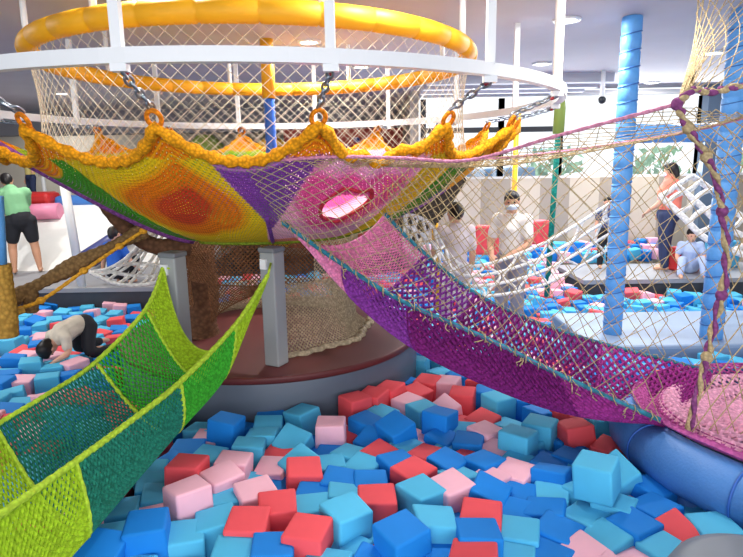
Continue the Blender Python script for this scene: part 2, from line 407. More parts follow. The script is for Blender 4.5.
# posts at the window side
def padded_post(base, top, r, m, label, name='padded_post', seam=0.145, joint=None):
    base, top = Vector(base), Vector(top); L = (top - base).length; n = max(2, int(L / seam)); path, rad = [], []
    for i in range(n):
        for s, q in ((0.0, 0.9), (0.06, 0.985), (0.5, 1.0), (0.94, 0.985)):
            path.append(base.lerp(top, (i + s) / n)); rad.append(r * q)
    path.append(top); rad.append(r * 0.9)
    t = thing(name, base, label, 'padded post'); obj('padding', MB().tube(path, rad, 20), m, t); return t.children[0]
M_bpad = mat('sky_blue_padding', (92, 160, 226), 0.45, bump=0.15, scale=40, noise=0.04)
M_bpad_dk = mat('seam_tape', (58, 108, 176), 0.6)
def spiral(base, top, r, pitch, parent):
    base, top = Vector(base), Vector(top); L = (top - base).length; n = int(L / pitch)
    for i in range(1, n):
        c = base.lerp(top, i / n)
        obj('seam', MB().tube([c + Vector((r * math.cos(k * math.pi / 10), r * math.sin(k * math.pi / 10), 0.02 * math.cos(k * math.pi / 10))) for k in range(20)], 0.006, 5, closed=True), M_bpad_dk, parent)
pa = at_z(612, 333, 0.0); ta = Vector((pa.x, pa.y, 2.9))
t = padded_post((pa.x, pa.y, -0.6), ta, 0.088, M_bpad, 'tall sky-blue padded post from pit to ceiling behind the diamond net'); spiral((pa.x, pa.y, -0.6), ta, 0.087, 0.145, t)
pb = Vector((3.19, 5.3, 0.0))
t = padded_post(pb, (pb.x, pb.y, 2.9), 0.1, M_bpad, 'sky-blue padded post at the right edge, standing on the pale deck pad'); spiral(pb, (pb.x, pb.y, 2.9), 0.099, 0.15, t)
mb = MB(); x0, x1 = 2.72, 5.6; n = 10; path, rad = [], []
for i in range(n):
    for s, q in ((0, 0.86), (0.08, 0.98), (0.5, 1), (0.92, 0.98)): path.append((x0 + (x1 - x0) * (i + s) / n, 6.35, 1.93)); rad.append(0.1 * q)
t = thing('padded_beam', (4.0, 6.35, 1.93), 'horizontal sky-blue padded beam behind the pink ropes at right', 'padded beam'); obj('padding', MB().tube(path, rad, 16), M_bpad, t)
M_teal = rope('teal_wrap', (30, 140, 128), 0.6, 30)
a = at_z(555, 290, -0.2); 
t = thing('wrapped_pole', (2.45, 7.4, -0.6), 'slim teal wrapped pole with lime green top sleeve by the windows', 'pole')
a = at(550, 250, 7.4); b = at(560, 108, 7.4); a = b + (a - b) * 1.35
obj('wrap', MB().tube([a, b + (a - b) * 0.12], 0.035, 10), M_teal, t); obj('top_sleeve', MB().tube([b + (a - b) * 0.13, b, b + (b - a) * 0.04], [0.07, 0.07, 0.055], 12), M_green, t)
obj('hanger', MB().tube([b, (b.x, b.y, 2.9)], 0.015, 6), M_white, t)
t = thing('wrapped_pole', (2.1, 8.7, -0.6), 'slim yellow padded pole left of the teal one', 'pole')
a = at(513, 230, 8.7); b = at(517, 112, 8.7); a = b + (a - b) * 1.75
obj('wrap', MB().tube([a, b], 0.04, 10), M_yel, t); obj('top_sleeve', MB().tube([b + (a - b) * 0.1, b + (b - a) * 0.02], 0.065, 12), M_yelo, t); obj('hanger', MB().tube([b, (b.x, b.y, 2.9)], 0.015, 6), M_white, t)
t = thing('wrapped_pole', at(435, 270, 7.0), 'short yellow pole behind the tunnel mouth, seen through white rope net', 'pole')
a = at(437, 285, 6.9); b = at(433, 170, 6.9); a = b + (a - b) * 1.25
obj('wrap', MB().tube([a, b], 0.04, 10), M_yel, t); obj('collar', MB().tube([b + (a - b) * 0.02, b + (b - a) * 0.05], 0.06, 10), M_yelo, t)
# blue wrapped post with a yellow sleeve hanging in the middle of the round net
c = at(269, 100, 6.2)
t = thing('wrapped_post', (c.x, c.y, 1.3), 'royal blue spiral-wrapped post with yellow top sleeve inside the round net', 'padded post')
M_roy = mat('royal_blue_padding', (38, 92, 190), 0.4)
path, rad = [], []
for i in range(17):
    for s, q in ((0, 0.84), (0.5, 1.0)): path.append((c.x, c.y, 1.25 + 0.065 * (i + s))); rad.append(0.06 * q)
obj('wrap', MB().tube(path, rad, 14), M_roy, t); obj('top_sleeve', MB().tube([(c.x, c.y, 2.33), (c.x, c.y, 2.9)], 0.066, 14), M_yelo, t)

# loose soft blocks and cushions at the back right
def soft_block(px, py, Y, d, m, yaw, label, zoff=None, name='soft_block', cat='soft block'):
    c = at(px, py, Y)
    if zoff is not None: c.z = zoff + d[2] / 2
    tag(obj(name, MB().box(c, d, Euler((0, 0, yaw)).to_matrix()), m, bevel=.03), label, cat)
M_softred = mat('coral_red_cover', (222, 74, 84), .6, noise=.18, scale=12); M_softteal = mat('teal_blue_cover', (64, 150, 190), .6)
soft_block(684, 262, 8.75, (.34, .3, .36), mat('red_block_cover', (214, 52, 52), .55), .3, 'large red soft block on the right deck between the woman and the sitting child', 0.0)
soft_block(686, 228, 8.95, (.3, .3, .3), M_softteal, -.2, 'teal-blue soft block standing on the right deck behind the large red block', 0.0)
soft_block(722, 250, 9.0, (.4, .3, .42), M_softteal, .15, 'teal-blue soft block near the right blue padded post', 0.0)
soft_block(535, 232, 8.6, (.42, .2, .34), M_softred, .5, 'coral-red patterned cushion lying on the cubes right of the boy in white', None, 'floor_cushion', 'cushion')
soft_block(488, 240, 8.4, (.36, .2, .42), M_softred, -.3, 'coral-red patterned cushion on the cubes between the two boys', None, 'floor_cushion', 'cushion')
# ================================================================== the crochet tree
CX, CY, CD = -0.863, 4.996, 5.07
A0 = math.atan2(CX, CY)                       # azimuth of the centre
def pol(phi, r, z):
    """phi in degrees round the tree: 0 = side facing the photographer, positive to the right"""
    a = R(phi); d = (-math.cos(a), math.sin(a))       # (towards the camera, to the right)
    fx, fy = math.sin(A0), math.cos(A0); rx, ry = math.cos(A0), -math.sin(A0)
    return Vector((CX + r * (d[0] * fx + d[1] * rx), CY + r * (d[0] * fy + d[1] * ry), z))
LOOPS = [(-15 + 22.5 * k) for k in range(16)]
M_maroon = mat('maroon_vinyl', (96, 42, 43), 0.5, noise=0.06, scale=5)
M_wallgrey = mat('slate_vinyl', (90, 101, 117), 0.4, noise=0.05, scale=4)
pl = thing('round_platform', (CX, CY, -0.6), 'round maroon-topped platform with slate grey side carrying the crochet tree', 'platform')
def disc(z0, z1, r0, bev, n=96):
    rows = [[pol(360 * k / n, rr, z) for k in range(n)] for rr, z in ((r0 - bev, z0), (r0, z0 + bev), (r0, z1 - bev), (r0 - bev * .3, z1 - bev * .3), (r0 - bev, z1))]
    mb = MB(); mb.quad_grid(rows, closed_u=True); mb.cap(rows[-1]); mb.cap(rows[0][::-1]); return mb
obj('side', disc(-0.6, 0.215, 1.25, 0.004), M_wallgrey, pl); obj('top_pad', disc(0.2, 0.252, 1.262, 0.012), M_maroon, pl)
mbs = MB()
obj('small_vent', MB().box(pol(-29, 1.262, 0.05), (0.1, 0.03, 0.12), Euler((0, 0, R(29) - A0 * 0 + 0.15)).to_matrix()), M_white, pl)

# --- the white ring hung from the ceiling
ring = thing('suspended_ring', (CX, CY, 2.1), 'large white steel ring hung from the ceiling round the crochet tree', 'ring')
n = 128; RR = 2.34
rows = [[pol(360 * k / n, r_, z) for k in range(n)] for r_, z in ((RR + .028, 2.095), (RR + .028, 2.16), (RR - .028, 2.16), (RR - .028, 2.095))]
mb = MB(); mb.quad_grid(rows, closed_u=True, closed_v=True, smooth=False); obj('hoop', mb, M_white, ring)
for p in LOOPS:
    obj('hanger_post', MB().bar(pol(p, RR, 2.15), pol(p, RR, 2.9), 0.044, 0.044), M_white, ring)
    obj('eye_bracket', MB().box(pol(p, RR, 2.08), (0.07, 0.05, 0.035)), M_white, ring)

# --- yellow padded ring under the ceiling with the white netting hung from it
yr = thing('padded_ring', (CX, CY, 2.4), 'thick yellow padded ring hung just below the ceiling, carrying white netting', 'padded ring')
n = 32; rows = []
RY, ZY = 1.66, 2.47
for i in range(n):
    for s, q in ((0, .84), (.035, .99), (.5, 1.0), (.965, .99)):
        ph = 360 * (i + s) / n; r0 = 0.066 * q
        rows.append([pol(ph, RY + r0 * math.cos(2 * math.pi * k / 14), ZY + r0 * math.sin(2 * math.pi * k / 14)) for k in range(14)])
mb = MB(); mb.quad_grid(rows, closed_u=True, closed_v=True); obj('padding', mb, mat('ring_yellow_vinyl', (226, 164, 20), 0.58, noise=0.04, scale=8), yr)
for k in range(8): obj('hanger', MB().tube([pol(45 * k + 12, RY, ZY + .05), pol(45 * k + 12, RY, 2.9)], 0.022, 8), M_white, yr)
M_net = mat('white_net_cord', (206, 196, 176), 0.8)
def Pn(u, v):
    ph = 360 * u; z = lerp(ZY - 0.05, 1.60, v); r = lerp(RY, 1.68, v) - 0.10 * math.sin(math.pi * v) * 0.5
    return pol(ph, r, z)
nt_ = tag(obj('hanging_net', net(MB(), Pn, 110, 10, 0.0017, wrap=True, seg=4), M_net), 'fine white diamond netting hung in a cylinder from the yellow ring', 'net')

# --- the bowl
def rim(phi):
    x = (phi - LOOPS[0]) / 22.5; s = x - math.floor(x); w_ = abs(2 * s - 1) ** 2.2
    far = (1 - math.cos(R(phi))) / 2
    zp = 1.855 + 0.17 * far; zv = 1.685 + 0.13 * far
    wob = 0.02 * math.sin(R(phi) * 50) if 8 < phi < 30 else 0
    return 1.86 + 0.19 * w_, zv + (zp - zv) * w_ + wob
RB, ZB = 0.76, 1.11
def bowl(phi, t):
    r0, z0 = rim(phi); q = 1 - t
    bow = (1 - math.cos(R(phi))) / 2
    d = abs((phi + 78 + 180) % 360 - 180); k = max(0, 1 - d / 42); k = k * k * (3 - 2 * k)
    r = RB + (r0 - RB) * (q ** (0.85 + .25 * k)); z = ZB + (z0 - ZB) * (q ** (1.35 - .5 * k)) + .05 * k * t
    if t < 0.25: pass
    return pol(phi, r, z)
T1, T2 = 0.44, 0.41
E1, E2 = bowl(-20, T1), bowl(18.6, T2)
def eye_d(phi, t, p0, t0): return math.hypot(R(phi - p0) * 1.45, (t - t0) * 1.2)
EXTRA = [(bowl(64, .5), 2), (bowl(105, .5), 0), (bowl(150, .5), 1), (bowl(195, .5), 2), (bowl(240, .5), 0), (bowl(-62, .5), 2)]
YARN = {k: lin(v) for k, v in dict(red=(196, 62, 34), orange=(224, 116, 18), amber=(232, 160, 20), yellow=(226, 190, 26), mustard=(206, 178, 36), green=(66, 142, 38), dgreen=(52, 110, 52), lime=(150, 170, 40),
    purple=(122, 62, 152), lilac=(176, 112, 176), hot=(222, 78, 146), pink=(228, 130, 178), rose=(236, 166, 200), pale=(232, 182, 200), salmon=(220, 124, 116), teal=(40, 130, 120)).items()}
def mixc(a, b, t): t = max(0, min(1, t)); return tuple(a[i] * (1 - t) + b[i] * t for i in range(3)) + (1,)
def rings(d, stops):
    for (d0, c0), (d1, c1) in zip(stops, stops[1:]):
        if d < d1: return mixc(YARN[c0], YARN[c1], (d - d0) / (d1 - d0))
    return YARN[stops[-1][1]]
SUN = [(0, 'red'), (.16, 'red'), (.22, 'orange'), (.33, 'orange'), (.36, 'amber'), (.42, 'yellow'), (.66, 'mustard'), (.8, 'yellow')]
ROSE = [(0, 'rose'), (.15, 'hot'), (.30, 'hot'), (.33, 'pink'), (.40, 'rose'), (.52, 'pale'), (.7, 'rose')]
SEA = [(0, 'lilac'), (.2, 'purple'), (.4, 'dgreen'), (.55, 'green'), (.7, 'lime')]
def yarn(phi, t, p):
    x_ = ((phi - LOOPS[0]) / 22.5) % 1.0; dl = min(x_, 1 - x_) * 22.5     # degrees to the nearest loop
    phi = (phi + 180) % 360 - 180
    if t < .17 * (1 - dl / 6.0) or (t < .15 and -75 < phi < -41): return YARN['orange' if int(t * 90) % 3 else 'amber']
    d1 = eye_d(phi, t, -20, T1); d2 = eye_d(phi, t, 18.6, T2)
    if -42 < phi < 42:
        if t > 0.955: return YARN['lime'] if phi < 6 else YARN['salmon']
        edge = 11 * (0.66 - t) / 0.66                 # half width of the purple wedge between the two eyes
        if abs(phi - 0.8) < edge and t < 0.66: return YARN['purple'] if t > 0.08 else YARN['lilac']
        if phi < -1:
            if phi < -35 - 5 * (0.5 - t): return YARN['green']
            return rings(d1, SUN)
        if phi > 33 + 3 * (t - .5): return YARN['mustard'] if phi < 36.5 else YARN['yellow']
        if t > 0.86: return YARN['salmon'] if phi < 14 else YARN['rose']
        return rings(d2, ROSE)
    if phi < -42 and phi > -62: return YARN['green']
    if 42 <= phi < 54: return YARN['green'] if phi < 49 else YARN['dgreen']
    if 54 <= phi < 90 and t < .35: return YARN['amber']
    best = min(EXTRA, key=lambda e: (p - e[0]).length)
    return rings((p - best[0]).length, (SUN, ROSE, SEA)[best[1]])
tree = thing('crochet_bowl', (CX, CY, ZB), 'giant scalloped crochet bowl with a red-orange eye and a pink eye, hung by chains', 'crochet bowl')
def row_tone(c, ph, t):
    d = min(eye_d(ph, t, -20, T1), eye_d(ph, t, 18.6, T2))     # crochet rounds worked in slightly different yarn
    k = 1.0 - (0.15 if (d / 0.052) % 1 < 0.36 else 0) if d < .62 else 1.0
    return (c[0] * k, c[1] * k, c[2] * k, 1)
def build_bowl():
    nu, nv = 640, 90; v, f, c, uvs = [], [], [], []
    for j in range(nv + 1):
        for i in range(nu + 1):
            ph = -180 + 360 * i / nu; t = j / nv; p = bowl(ph, t); v.append(tuple(p - Vector((CX, CY, ZB)))); c.append(row_tone(yarn(ph, t, p), ph, t)); uvs.append((i / nu, t))
    for j in range(nv):
        for i in range(nu):
            a = j * (nu + 1) + i; q = (a, a + 1, a + nu + 2, a + nu + 1)
            m_ = sum((Vector(v[k]) for k in q), Vector()) / 4 + Vector((CX, CY, ZB)) - E2
            side = Vector((m_.x, m_.y, 0)).length
            if (m_.length / 0.24) < 1.0 and (side / 0.165) ** 2 + (m_.z / 0.115) ** 2 < 1: continue
            f.append(q)
    me = bpy.data.meshes.new('cloth'); me.from_pydata(v, [], f)
    ca = me.color_attributes.new('yarn', 'FLOAT_COLOR', 'POINT'); ca.data.foreach_set('color', [x for q in c for x in q])
    uv = me.uv_layers.new(name='UVMap')
    for l in me.loops: uv.data[l.index].uv = uvs[l.vertex_index]
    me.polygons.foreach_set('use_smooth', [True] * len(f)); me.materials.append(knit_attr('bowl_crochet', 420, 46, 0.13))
    o = bpy.data.objects.new('cloth', me); link(o, tree); return o
build_bowl()
M_orope = rope('orange_crochet_band', (238, 160, 20), 0.55, 55); M_oloop = rope('orange_loop_cord', (222, 128, 22), 0.6, 60)
mb = MB(); n = 480
mb.tube([bowl(-180 + 360 * k / n, 0.0) + Vector((0, 0, -0.01)) for k in range(n)], [0.031 + 0.008 * math.sin(k * 1.9) for k in range(n)], 8, closed=True); rimb = obj('rim_band', mb, M_orope, tree)
for p in LOOPS:
    c = bowl(p, 0) + Vector((0, 0, 0.03)); tan = (pol(p + 1, 1, 0) - pol(p - 1, 1, 0)).normalized(); up = Vector((0, 0, 1)) * 0.85 + (pol(p, 1, 0) - pol(p, 0, 0)) * 0.5
    obj('hanging_loop', MB().tube([c + tan * (0.036 * math.cos(a * math.pi / 9)) + up.normalized() * (0.042 * math.sin(a * math.pi / 9)) for a in range(18)], 0.0125, 8, closed=True), M_oloop, tree)
mb = MB(); nrm = (E2 - Vector((CX, CY, E2.z))).normalized(); tan = Vector((-nrm.y, nrm.x, 0))
def eye_ring(sc):
    out = []
    for k in range(48):
        a = 2 * math.pi * k / 48; best = None
        dphi = math.degrees(0.158 * sc * math.cos(a) / 1.45); t = T2 - 0.165 * sc * math.sin(a)
        out.append(bowl(18.6 + dphi, t))
    return out
cloth = tree.children[0]
obj('eye_edge', MB().tube(eye_ring(1.0), 0.014, 6, closed=True), rope('red_edge_cord', (196, 52, 70), 0.6, 60), cloth)
obj('seam_cord', MB().tube([bowl(0.5 + 2 * (t - .6), 0.5 + 0.5 * t / 1.0) for t in [k / 14 for k in range(15)]], 0.014, 6), rope('violet_cord', (118, 66, 150), .6, 60), cloth)
obj('lower_cord', MB().tube([bowl(-40 + 90 * k / 40, .985) for k in range(41)], 0.02, 8), rope('lime_cord', (128, 150, 40), .6, 60), tree)
# purple edge cord at left from the rim down to the branch
mb = MB(); mb.tube([bowl(lerp(-60, -44, k / 23), lerp(.03, .97, k / 23)) for k in range(24)], 0.030, 8); obj('edge_cord', mb, rope('purple_cord', (128, 70, 140), .6, 50), tree)
# --- chains between ring and bowl
M_chain = mat('galvanised_steel', (150, 160, 172), 0.3, metal=0.9)
def chain(p, label):
    a, b = pol(p, RR, 2.07), bowl(p, 0) + Vector((0, 0, 0.075)); d = b - a; n = 6; t = d.normalized(); s1 = t.orthogonal().normalized(); s2 = t.cross(s1); mb = MB(); L = d.length / n
    for k in range(n):
        c = a + d * ((k + .5) / n); sd = s1 if k % 2 else s2
        mb.tube([c + t * (L * .66 * math.cos(q * math.pi / 8)) + sd * (L * .32 * math.sin(q * math.pi / 8)) for q in range(16)], 0.0075, 5, closed=True)
    o = thing('chain', a, label, 'chain', 'chains round the crochet bowl'); obj('links', mb, M_chain, o)
    obj('shackle', MB().tube([a + t * L * (0.4 + .1 * k) + s1 * 0.012 for k in range(5)], 0.011, 6), mat('red_tape', (150, 40, 48), .5), o)
near = {-37.5: 'steel chain at the left end of the white ring, to the leftmost orange loop', -15.0: 'steel chain above the red-orange eye of the crochet bowl', 7.5: 'steel chain above the pink eye, in the middle of the photo',
        30.0: 'steel chain at right of the pink eye, slanting down to an orange loop', 52.5: 'steel chain near the right end of the white ring, long slant', 75.0: 'steel chain at the extreme right end of the ring, behind the long slanting one', -60.0: 'steel chain at the far left edge of the photo'}
for p in LOOPS:
    q = (p + 180) % 360 - 180
    chain(p, near.get(q, 'steel chain at the far side of the white ring behind the netting'))

# --- trunk: crochet skirt with an arch, and branches
M_brown = rope('brown_crochet', (128, 88, 60), 0.6, 40); M_beige = rope('beige_crochet', (192, 176, 148), 0.65, 40); M_dkbrown = rope('dark_brown_crochet', (104, 72, 52), 0.6, 30)
trunk = thing('crochet_tree', (CX, CY, 0.25), 'brown and beige knitted net trunk with an arched opening, standing on the round platform', 'tree trunk')
def skirt(phi, v):      # v 0 = top, 1 = platform
    fl = max(0, (v - .86) / .14) ** 2 * 0.085 * (1 + 0.3 * math.sin(R(phi) * 9))
    r = lerp(0.75, 0.70, min(1, v * 1.5)) + fl + 0.02 * v
    return pol(phi, r, lerp(1.12, 0.262, v))
crochet('brown_upper_net', lambda u, v: skirt(lerp(-62, 26, u), v * 0.40), 34, 10, M_brown, trunk, 0.011)
crochet('beige_front_net', lambda u, v: skirt(lerp(3 + 5 * v * 0, 95, u), .40 + .6 * v), 40, 18, M_beige, trunk, 0.0135)
crochet('beige_side_net', lambda u, v: skirt(lerp(26, 95, u), v * 0.40), 26, 11, M_beige, trunk, 0.0115)
crochet('beige_back_net', lambda u, v: skirt(lerp(95, 275, u), .66 + .34 * v), 76, 10, M_beige, trunk, 0.014)
crochet('brown_back_net', lambda u, v: skirt(lerp(95, 298, u), .66 * v), 54, 12, M_brown, trunk, 0.007)
mb = MB(); mb.tube([skirt(4, .42 + .58 * k / 10) for k in range(11)], 0.016, 6); obj('arch_edge', mb, M_beige, trunk)
# arch spandrel on the left of the opening
def arch(u, v):
    top = 0.40; bot = lerp(0.80, 0.42, min(1, u * 1.0) ** 0.55)
    return skirt(lerp(-42, 0, u), lerp(top, bot, v))
crochet('arch_net', arch, 18, 7, M_brown, trunk, 0.011)
c1 = at_z(203, 333, 0.26)
mb = MB(); pts = catmull([c1 + Vector((-0.02, 0, 0)), c1 + Vector((0.0, 0, .10)), c1 + Vector((0.045, 0, .35)), c1 + Vector((0.02, 0, .62)), c1 + Vector((-0.03, 0.04, .80)), c1 + Vector((-0.03, .1, .92))], 40)
mb.tube(pts, [lerp(0.20, 0.115, min(1, (k / 9)) ** .6) + (0.008 if k % 2 else -0.004) + 0.10 * max(0, (k - 22) / 17) for k in range(40)], 18); obj('root', mb, M_dkbrown, trunk)
mb = MB(); base = [skirt(4 + 91 * k / 50, 1.0) + (pol(4 + 91 * k / 50, 1, 0) - pol(4 + 91 * k / 50, 0, 0)) * (0.02 + .015 * math.sin(k * 1.3)) for k in range(51)]; mb.tube(base, 0.026, 8); obj('base_ruffle', mb, M_beige, trunk)
br = [at(85, 172, 4.2), at(100, 196, 4.25), at(118, 220, 4.3), at(138, 238, 4.35), at(160, 247, 4.4), at(186, 246, 4.5), at(205, 252, 4.6)]
mb = MB(); pts = catmull(br, 36); mb.tube(pts, [0.05 + .004 * (k % 2) + .03 * (k / 36) ** 2 for k in range(36)], 12); obj('branch', mb, M_dkbrown, trunk)

# --- grey posts on the platform
M_post = mat('grey_post_paint', (148, 152, 154), 0.5); M_post_cap = mat('grey_post_pad', (112, 116, 122), 0.5)
def grey_post(px, pybase, label, yaw):
    b = at_z(px, pybase, 0.252); t = thing('hammock_post', b, label, 'post', 'grey posts on the round platform')
    rot = Euler((0, 0, yaw)).to_matrix()
    obj('shaft', MB().box((b.x, b.y, 0.252 + 0.41), (0.125, 0.125, 0.82), rot), M_post, t, bevel=0.012)
    obj('cap', MB().box((b.x, b.y, 1.085), (0.137, 0.137, 0.035), rot), M_post_cap, t, bevel=0.01)
    f = rot @ Vector((-0.02, -0.07, 0)); obj('hook_plate', MB().box((b.x + f.x, b.y + f.y, 0.99), (0.05, 0.02, 0.07), rot), M_white, t)
    return b
b2 = grey_post(277, 364, 'grey square post on the platform holding the right end of the green hammock', R(-28))
p1 = at(172, 250, 3.86)
b1 = grey_post(*(list(pix((p1.x, p1.y, 0.252)))), 'grey square post on the platform holding the left end of the green hammock', R(-20))
# ================================================================== green hammock
def U_surface(A, B, C, pw=2.3):
    """trough between rims A and C with its lowest line B"""
    a, b, c = [catmull(q, 81) for q in (A, B, C)]
    def P(u, v):
        p, q, r_ = curve_at(a, u), curve_at(b, u), curve_at(c, u)
        m = p.lerp(r_, v); k = 1 - abs(2 * v - 1) ** pw
        return m + (q - (p + r_) / 2) * k
    return P
M_lime = rope('lime_crochet', (170, 208, 44), 0.7, 55); M_grn = rope('green_crochet', (66, 178, 52), 0.7, 55); M_tealk = rope('teal_crochet', (40, 134, 112), 0.65, 55)
M_limecord = rope('lime_edge_cord', (178, 214, 60), 0.75, 50)
HL = [at(*q) for q in ((163, 268, 3.80), (146, 309, 3.55), (96, 362, 3.2), (45, 396, 2.9), (-5, 426, 2.6), (-70, 465, 2.2))]
HR = [at(*q) for q in ((268, 275, 3.70), (236, 324, 3.35), (180, 382, 2.85), (128, 423, 2.5), (75, 462, 2.15), (-10, 522, 1.7))]
HB = [at(*q) for q in ((208, 352, 3.5), (206, 384, 3.25), (165, 432, 2.85), (125, 478, 2.5), (75, 535, 2.1), (-20, 640, 1.7))]
PH = U_surface(HL, HB, HR)
hm = thing('crochet_hammock', at(120, 480, 2.5), 'long green crochet hammock of lime, green and teal panels in the left foreground', 'hammock')
for nm, m, u0, u1, k in (('lime_end_panel', M_lime, 0, .2, 14), ('green_panel', M_grn, .2, .4, 16), ('teal_panel', M_tealk, .4, .8, 30), ('lime_near_panel', M_lime, .8, 1, 18)):
    crochet(nm, PH, k, 36, m, hm, 0.0165 if 'lime' in nm else 0.0145, u0, u1)
for nm, v in (('left_rim', 0.0), ('right_rim', 1.0)):
    obj(nm, MB().tube([PH(k / 80, v) for k in range(81)], [0.013 + .003 * (k % 2) for k in range(81)], 8), M_limecord, hm)
for u in (.2, .4, .8): obj('seam', MB().tube([PH(u, k / 40) for k in range(41)], [0.010 + .003 * (k % 2) for k in range(41)], 6), M_limecord, hm)
obj('end_edge', MB().tube([PH(0, k / 40) for k in range(41)], 0.011, 6), M_limecord, hm)
for nm, e, tgt in (('left_tie', HL[0], (b1.x + .0, b1.y - .06, 1.0)), ('right_tie', HR[0], (b2.x, b2.y - .05, 1.0))): obj(nm, MB().tube([e, tgt], 0.008, 6), M_limecord, hm)

# ================================================================== net tunnel
TN = [at(*q) for q in ((282, 222, 3.52), (330, 256, 3.42), (400, 300, 3.28), (490, 340, 3.1), (560, 375, 2.97), (660, 420, 2.82))]
TF = [at(*q) for q in ((385, 214, 3.72), (416, 246, 3.8), (470, 290, 3.85), (530, 320, 3.9), (600, 343, 3.9), (712, 372, 3.8))]
TB = [at(*q) for q in ((335, 246, 3.58), (358, 290, 3.5), (420, 346, 3.4), (510, 390, 3.25), (590, 412, 3.15), (680, 416, 3.2))]
PT = U_surface(TN, TB, TF, 2.2)
tn = thing('net_tunnel', at(500, 380, 3.3), 'pink to purple crochet tunnel running from the pink eye down to the blue padded ring', 'net tunnel')
M_tp = rope('pink_crochet', (230, 140, 184), 0.7, 55); M_tl = rope('violet_crochet', (140, 60, 160), 0.6, 55); M_tm = rope('plum_crochet', (128, 34, 118), 0.6, 55); M_tg = rope('magenta_crochet', (160, 52, 140), 0.65, 55)
for nm, m, u0, u1, k, th in (('pink_panel', M_tp, 0, .24, 22, .012), ('violet_panel', M_tl, .24, .42, 10, .025), ('plum_panel', M_tm, .42, .80, 21, .030), ('magenta_panel', M_tg, .80, 1, 13, .028)):
    crochet(nm, PT, k, 34 if 'pink' in nm else 22, m, tn, th, u0, u1)
M_tealcord = rope('teal_edge_cord', (52, 128, 150), 0.6, 30); M_jute = rope('jute_cord', (186, 166, 126), 0.7, 60); M_pinkrope = rope('pink_rope', (204, 136, 164), 0.7, 60)
for nm, v in (('near_edge_cord', 0.0), ('far_edge_cord', 1.0)):
    obj(nm, MB().tube([PT(k / 80, v) for k in range(81)], 0.014, 8), M_tealcord, tn)
    pts = []
    for k in range(420):
        u = k / 419; p = PT(u, v); a = k * 1.05; pts.append(p + Vector((0.02 * math.cos(a * .37), 0.018 * math.cos(a) + .006 * math.sin(k * 2.3), 0.018 * math.sin(a) + .006 * math.cos(k * 1.7))))
    obj('lacing', MB().tube(pts, 0.003, 4), M_jute, tn)
rr = random.Random(5); mb = MB()
for k in range(26):
    p = PT(rr.uniform(.25, .95), 0.0); q = [p]
    for s in range(5): q.append(q[-1] + Vector((rr.gauss(0, .012), rr.gauss(-.004, .008), -rr.random() * .018)))
    mb.tube(q, 0.0032, 4)
fr = obj('frayed_ends', mb, M_jute, tn); fr['kind'] = 'stuff'
# upper ropes
UN = [bowl(-4, 0.02), at(330, 157, 3.2), at(400, 158, 3.27), at(470, 160, 3.3), at(560, 135, 3.12), at(677, 104, 2.95)]
UF = [at(395, 160, 3.55), at(430, 159, 3.75), at(470, 160, 3.85), at(560, 152, 3.9), at(686, 132, 3.88), at(790, 105, 3.8)]
un, uf = catmull(UN, 81), catmull(UF, 81)
obj('near_top_rope', MB().tube(un, [0.008 + .003 * (k % 2) for k in range(81)], 7), M_pinkrope, tn)
obj('far_top_rope', MB().tube(uf, [0.009 + .003 * (k % 2) for k in range(81)], 7), M_pinkrope, tn)
tnc = [PT(k / 80, 0) for k in range(81)]; tfc = [PT(k / 80, 1) for k in range(81)]
def bow(p, c, k, s): return p + Vector((0, 1, 0)) * (s * math.sin(math.pi * k))
obj('near_side_net', net(MB(), lambda u, v: bow(curve_at(tnc, u).lerp(curve_at(un, u), v), 0, v, -0.03), 22, 9, 0.0021), M_jute, tn)
obj('far_side_net', net(MB(), lambda u, v: bow(curve_at(tfc, u).lerp(curve_at(uf, u), v), 0, v, 0.03), 22, 9, 0.0027), M_jute, tn)
obj('roof_net', net(MB(), lambda u, v: curve_at(un, u).lerp(curve_at(uf, u), v) - Vector((0, 0, .05 * math.sin(math.pi * v))), 30, 8, 0.0022), M_jute, tn)
# fine pink veil between the rim and the eye
M_veil = rope('pink_cord', (222, 150, 188), 0.75, 60)
# mouth hoop of twisted rope
HO = [at(*q) for q in ((677, 104, 2.95), (690, 131, 2.93), (712, 168, 2.9), (722, 210, 2.88), (726, 268, 2.86), (713, 330, 2.84), (701, 380, 2.82), (686, 440, 2.78))]
ho = catmull(HO, 140)
def twist(path, r, turns, m1, m2, nm, parent):
    out = None
    for s, m in ((0, m1), (1, m2)):
        pts = []
        for k, p in enumerate(path):
            a = math.pi * s + 2 * math.pi * turns * k / len(path); pts.append(p + Vector((math.cos(a) * r, math.sin(a) * r * .8, math.sin(a) * r * .4)))
        out = obj(nm, MB().tube(pts, [r * (1.05 + .35 * math.sin(k * .9 + s)) for k in range(len(path))], 7), m, parent)
    return out
M_mauve = rope('mauve_cord', (138, 74, 128), 0.65, 50)
mrope = twist(ho, 0.011, 9, M_jute, M_mauve, 'mouth_rope', tn)
for k in (0, 18, 34, 60, 88, 110):
    p = ho[k]; obj('knot', MB().ball(p, (0.03, 0.026, 0.032), 10, 8), M_jute if k % 4 else M_mauve, mrope)

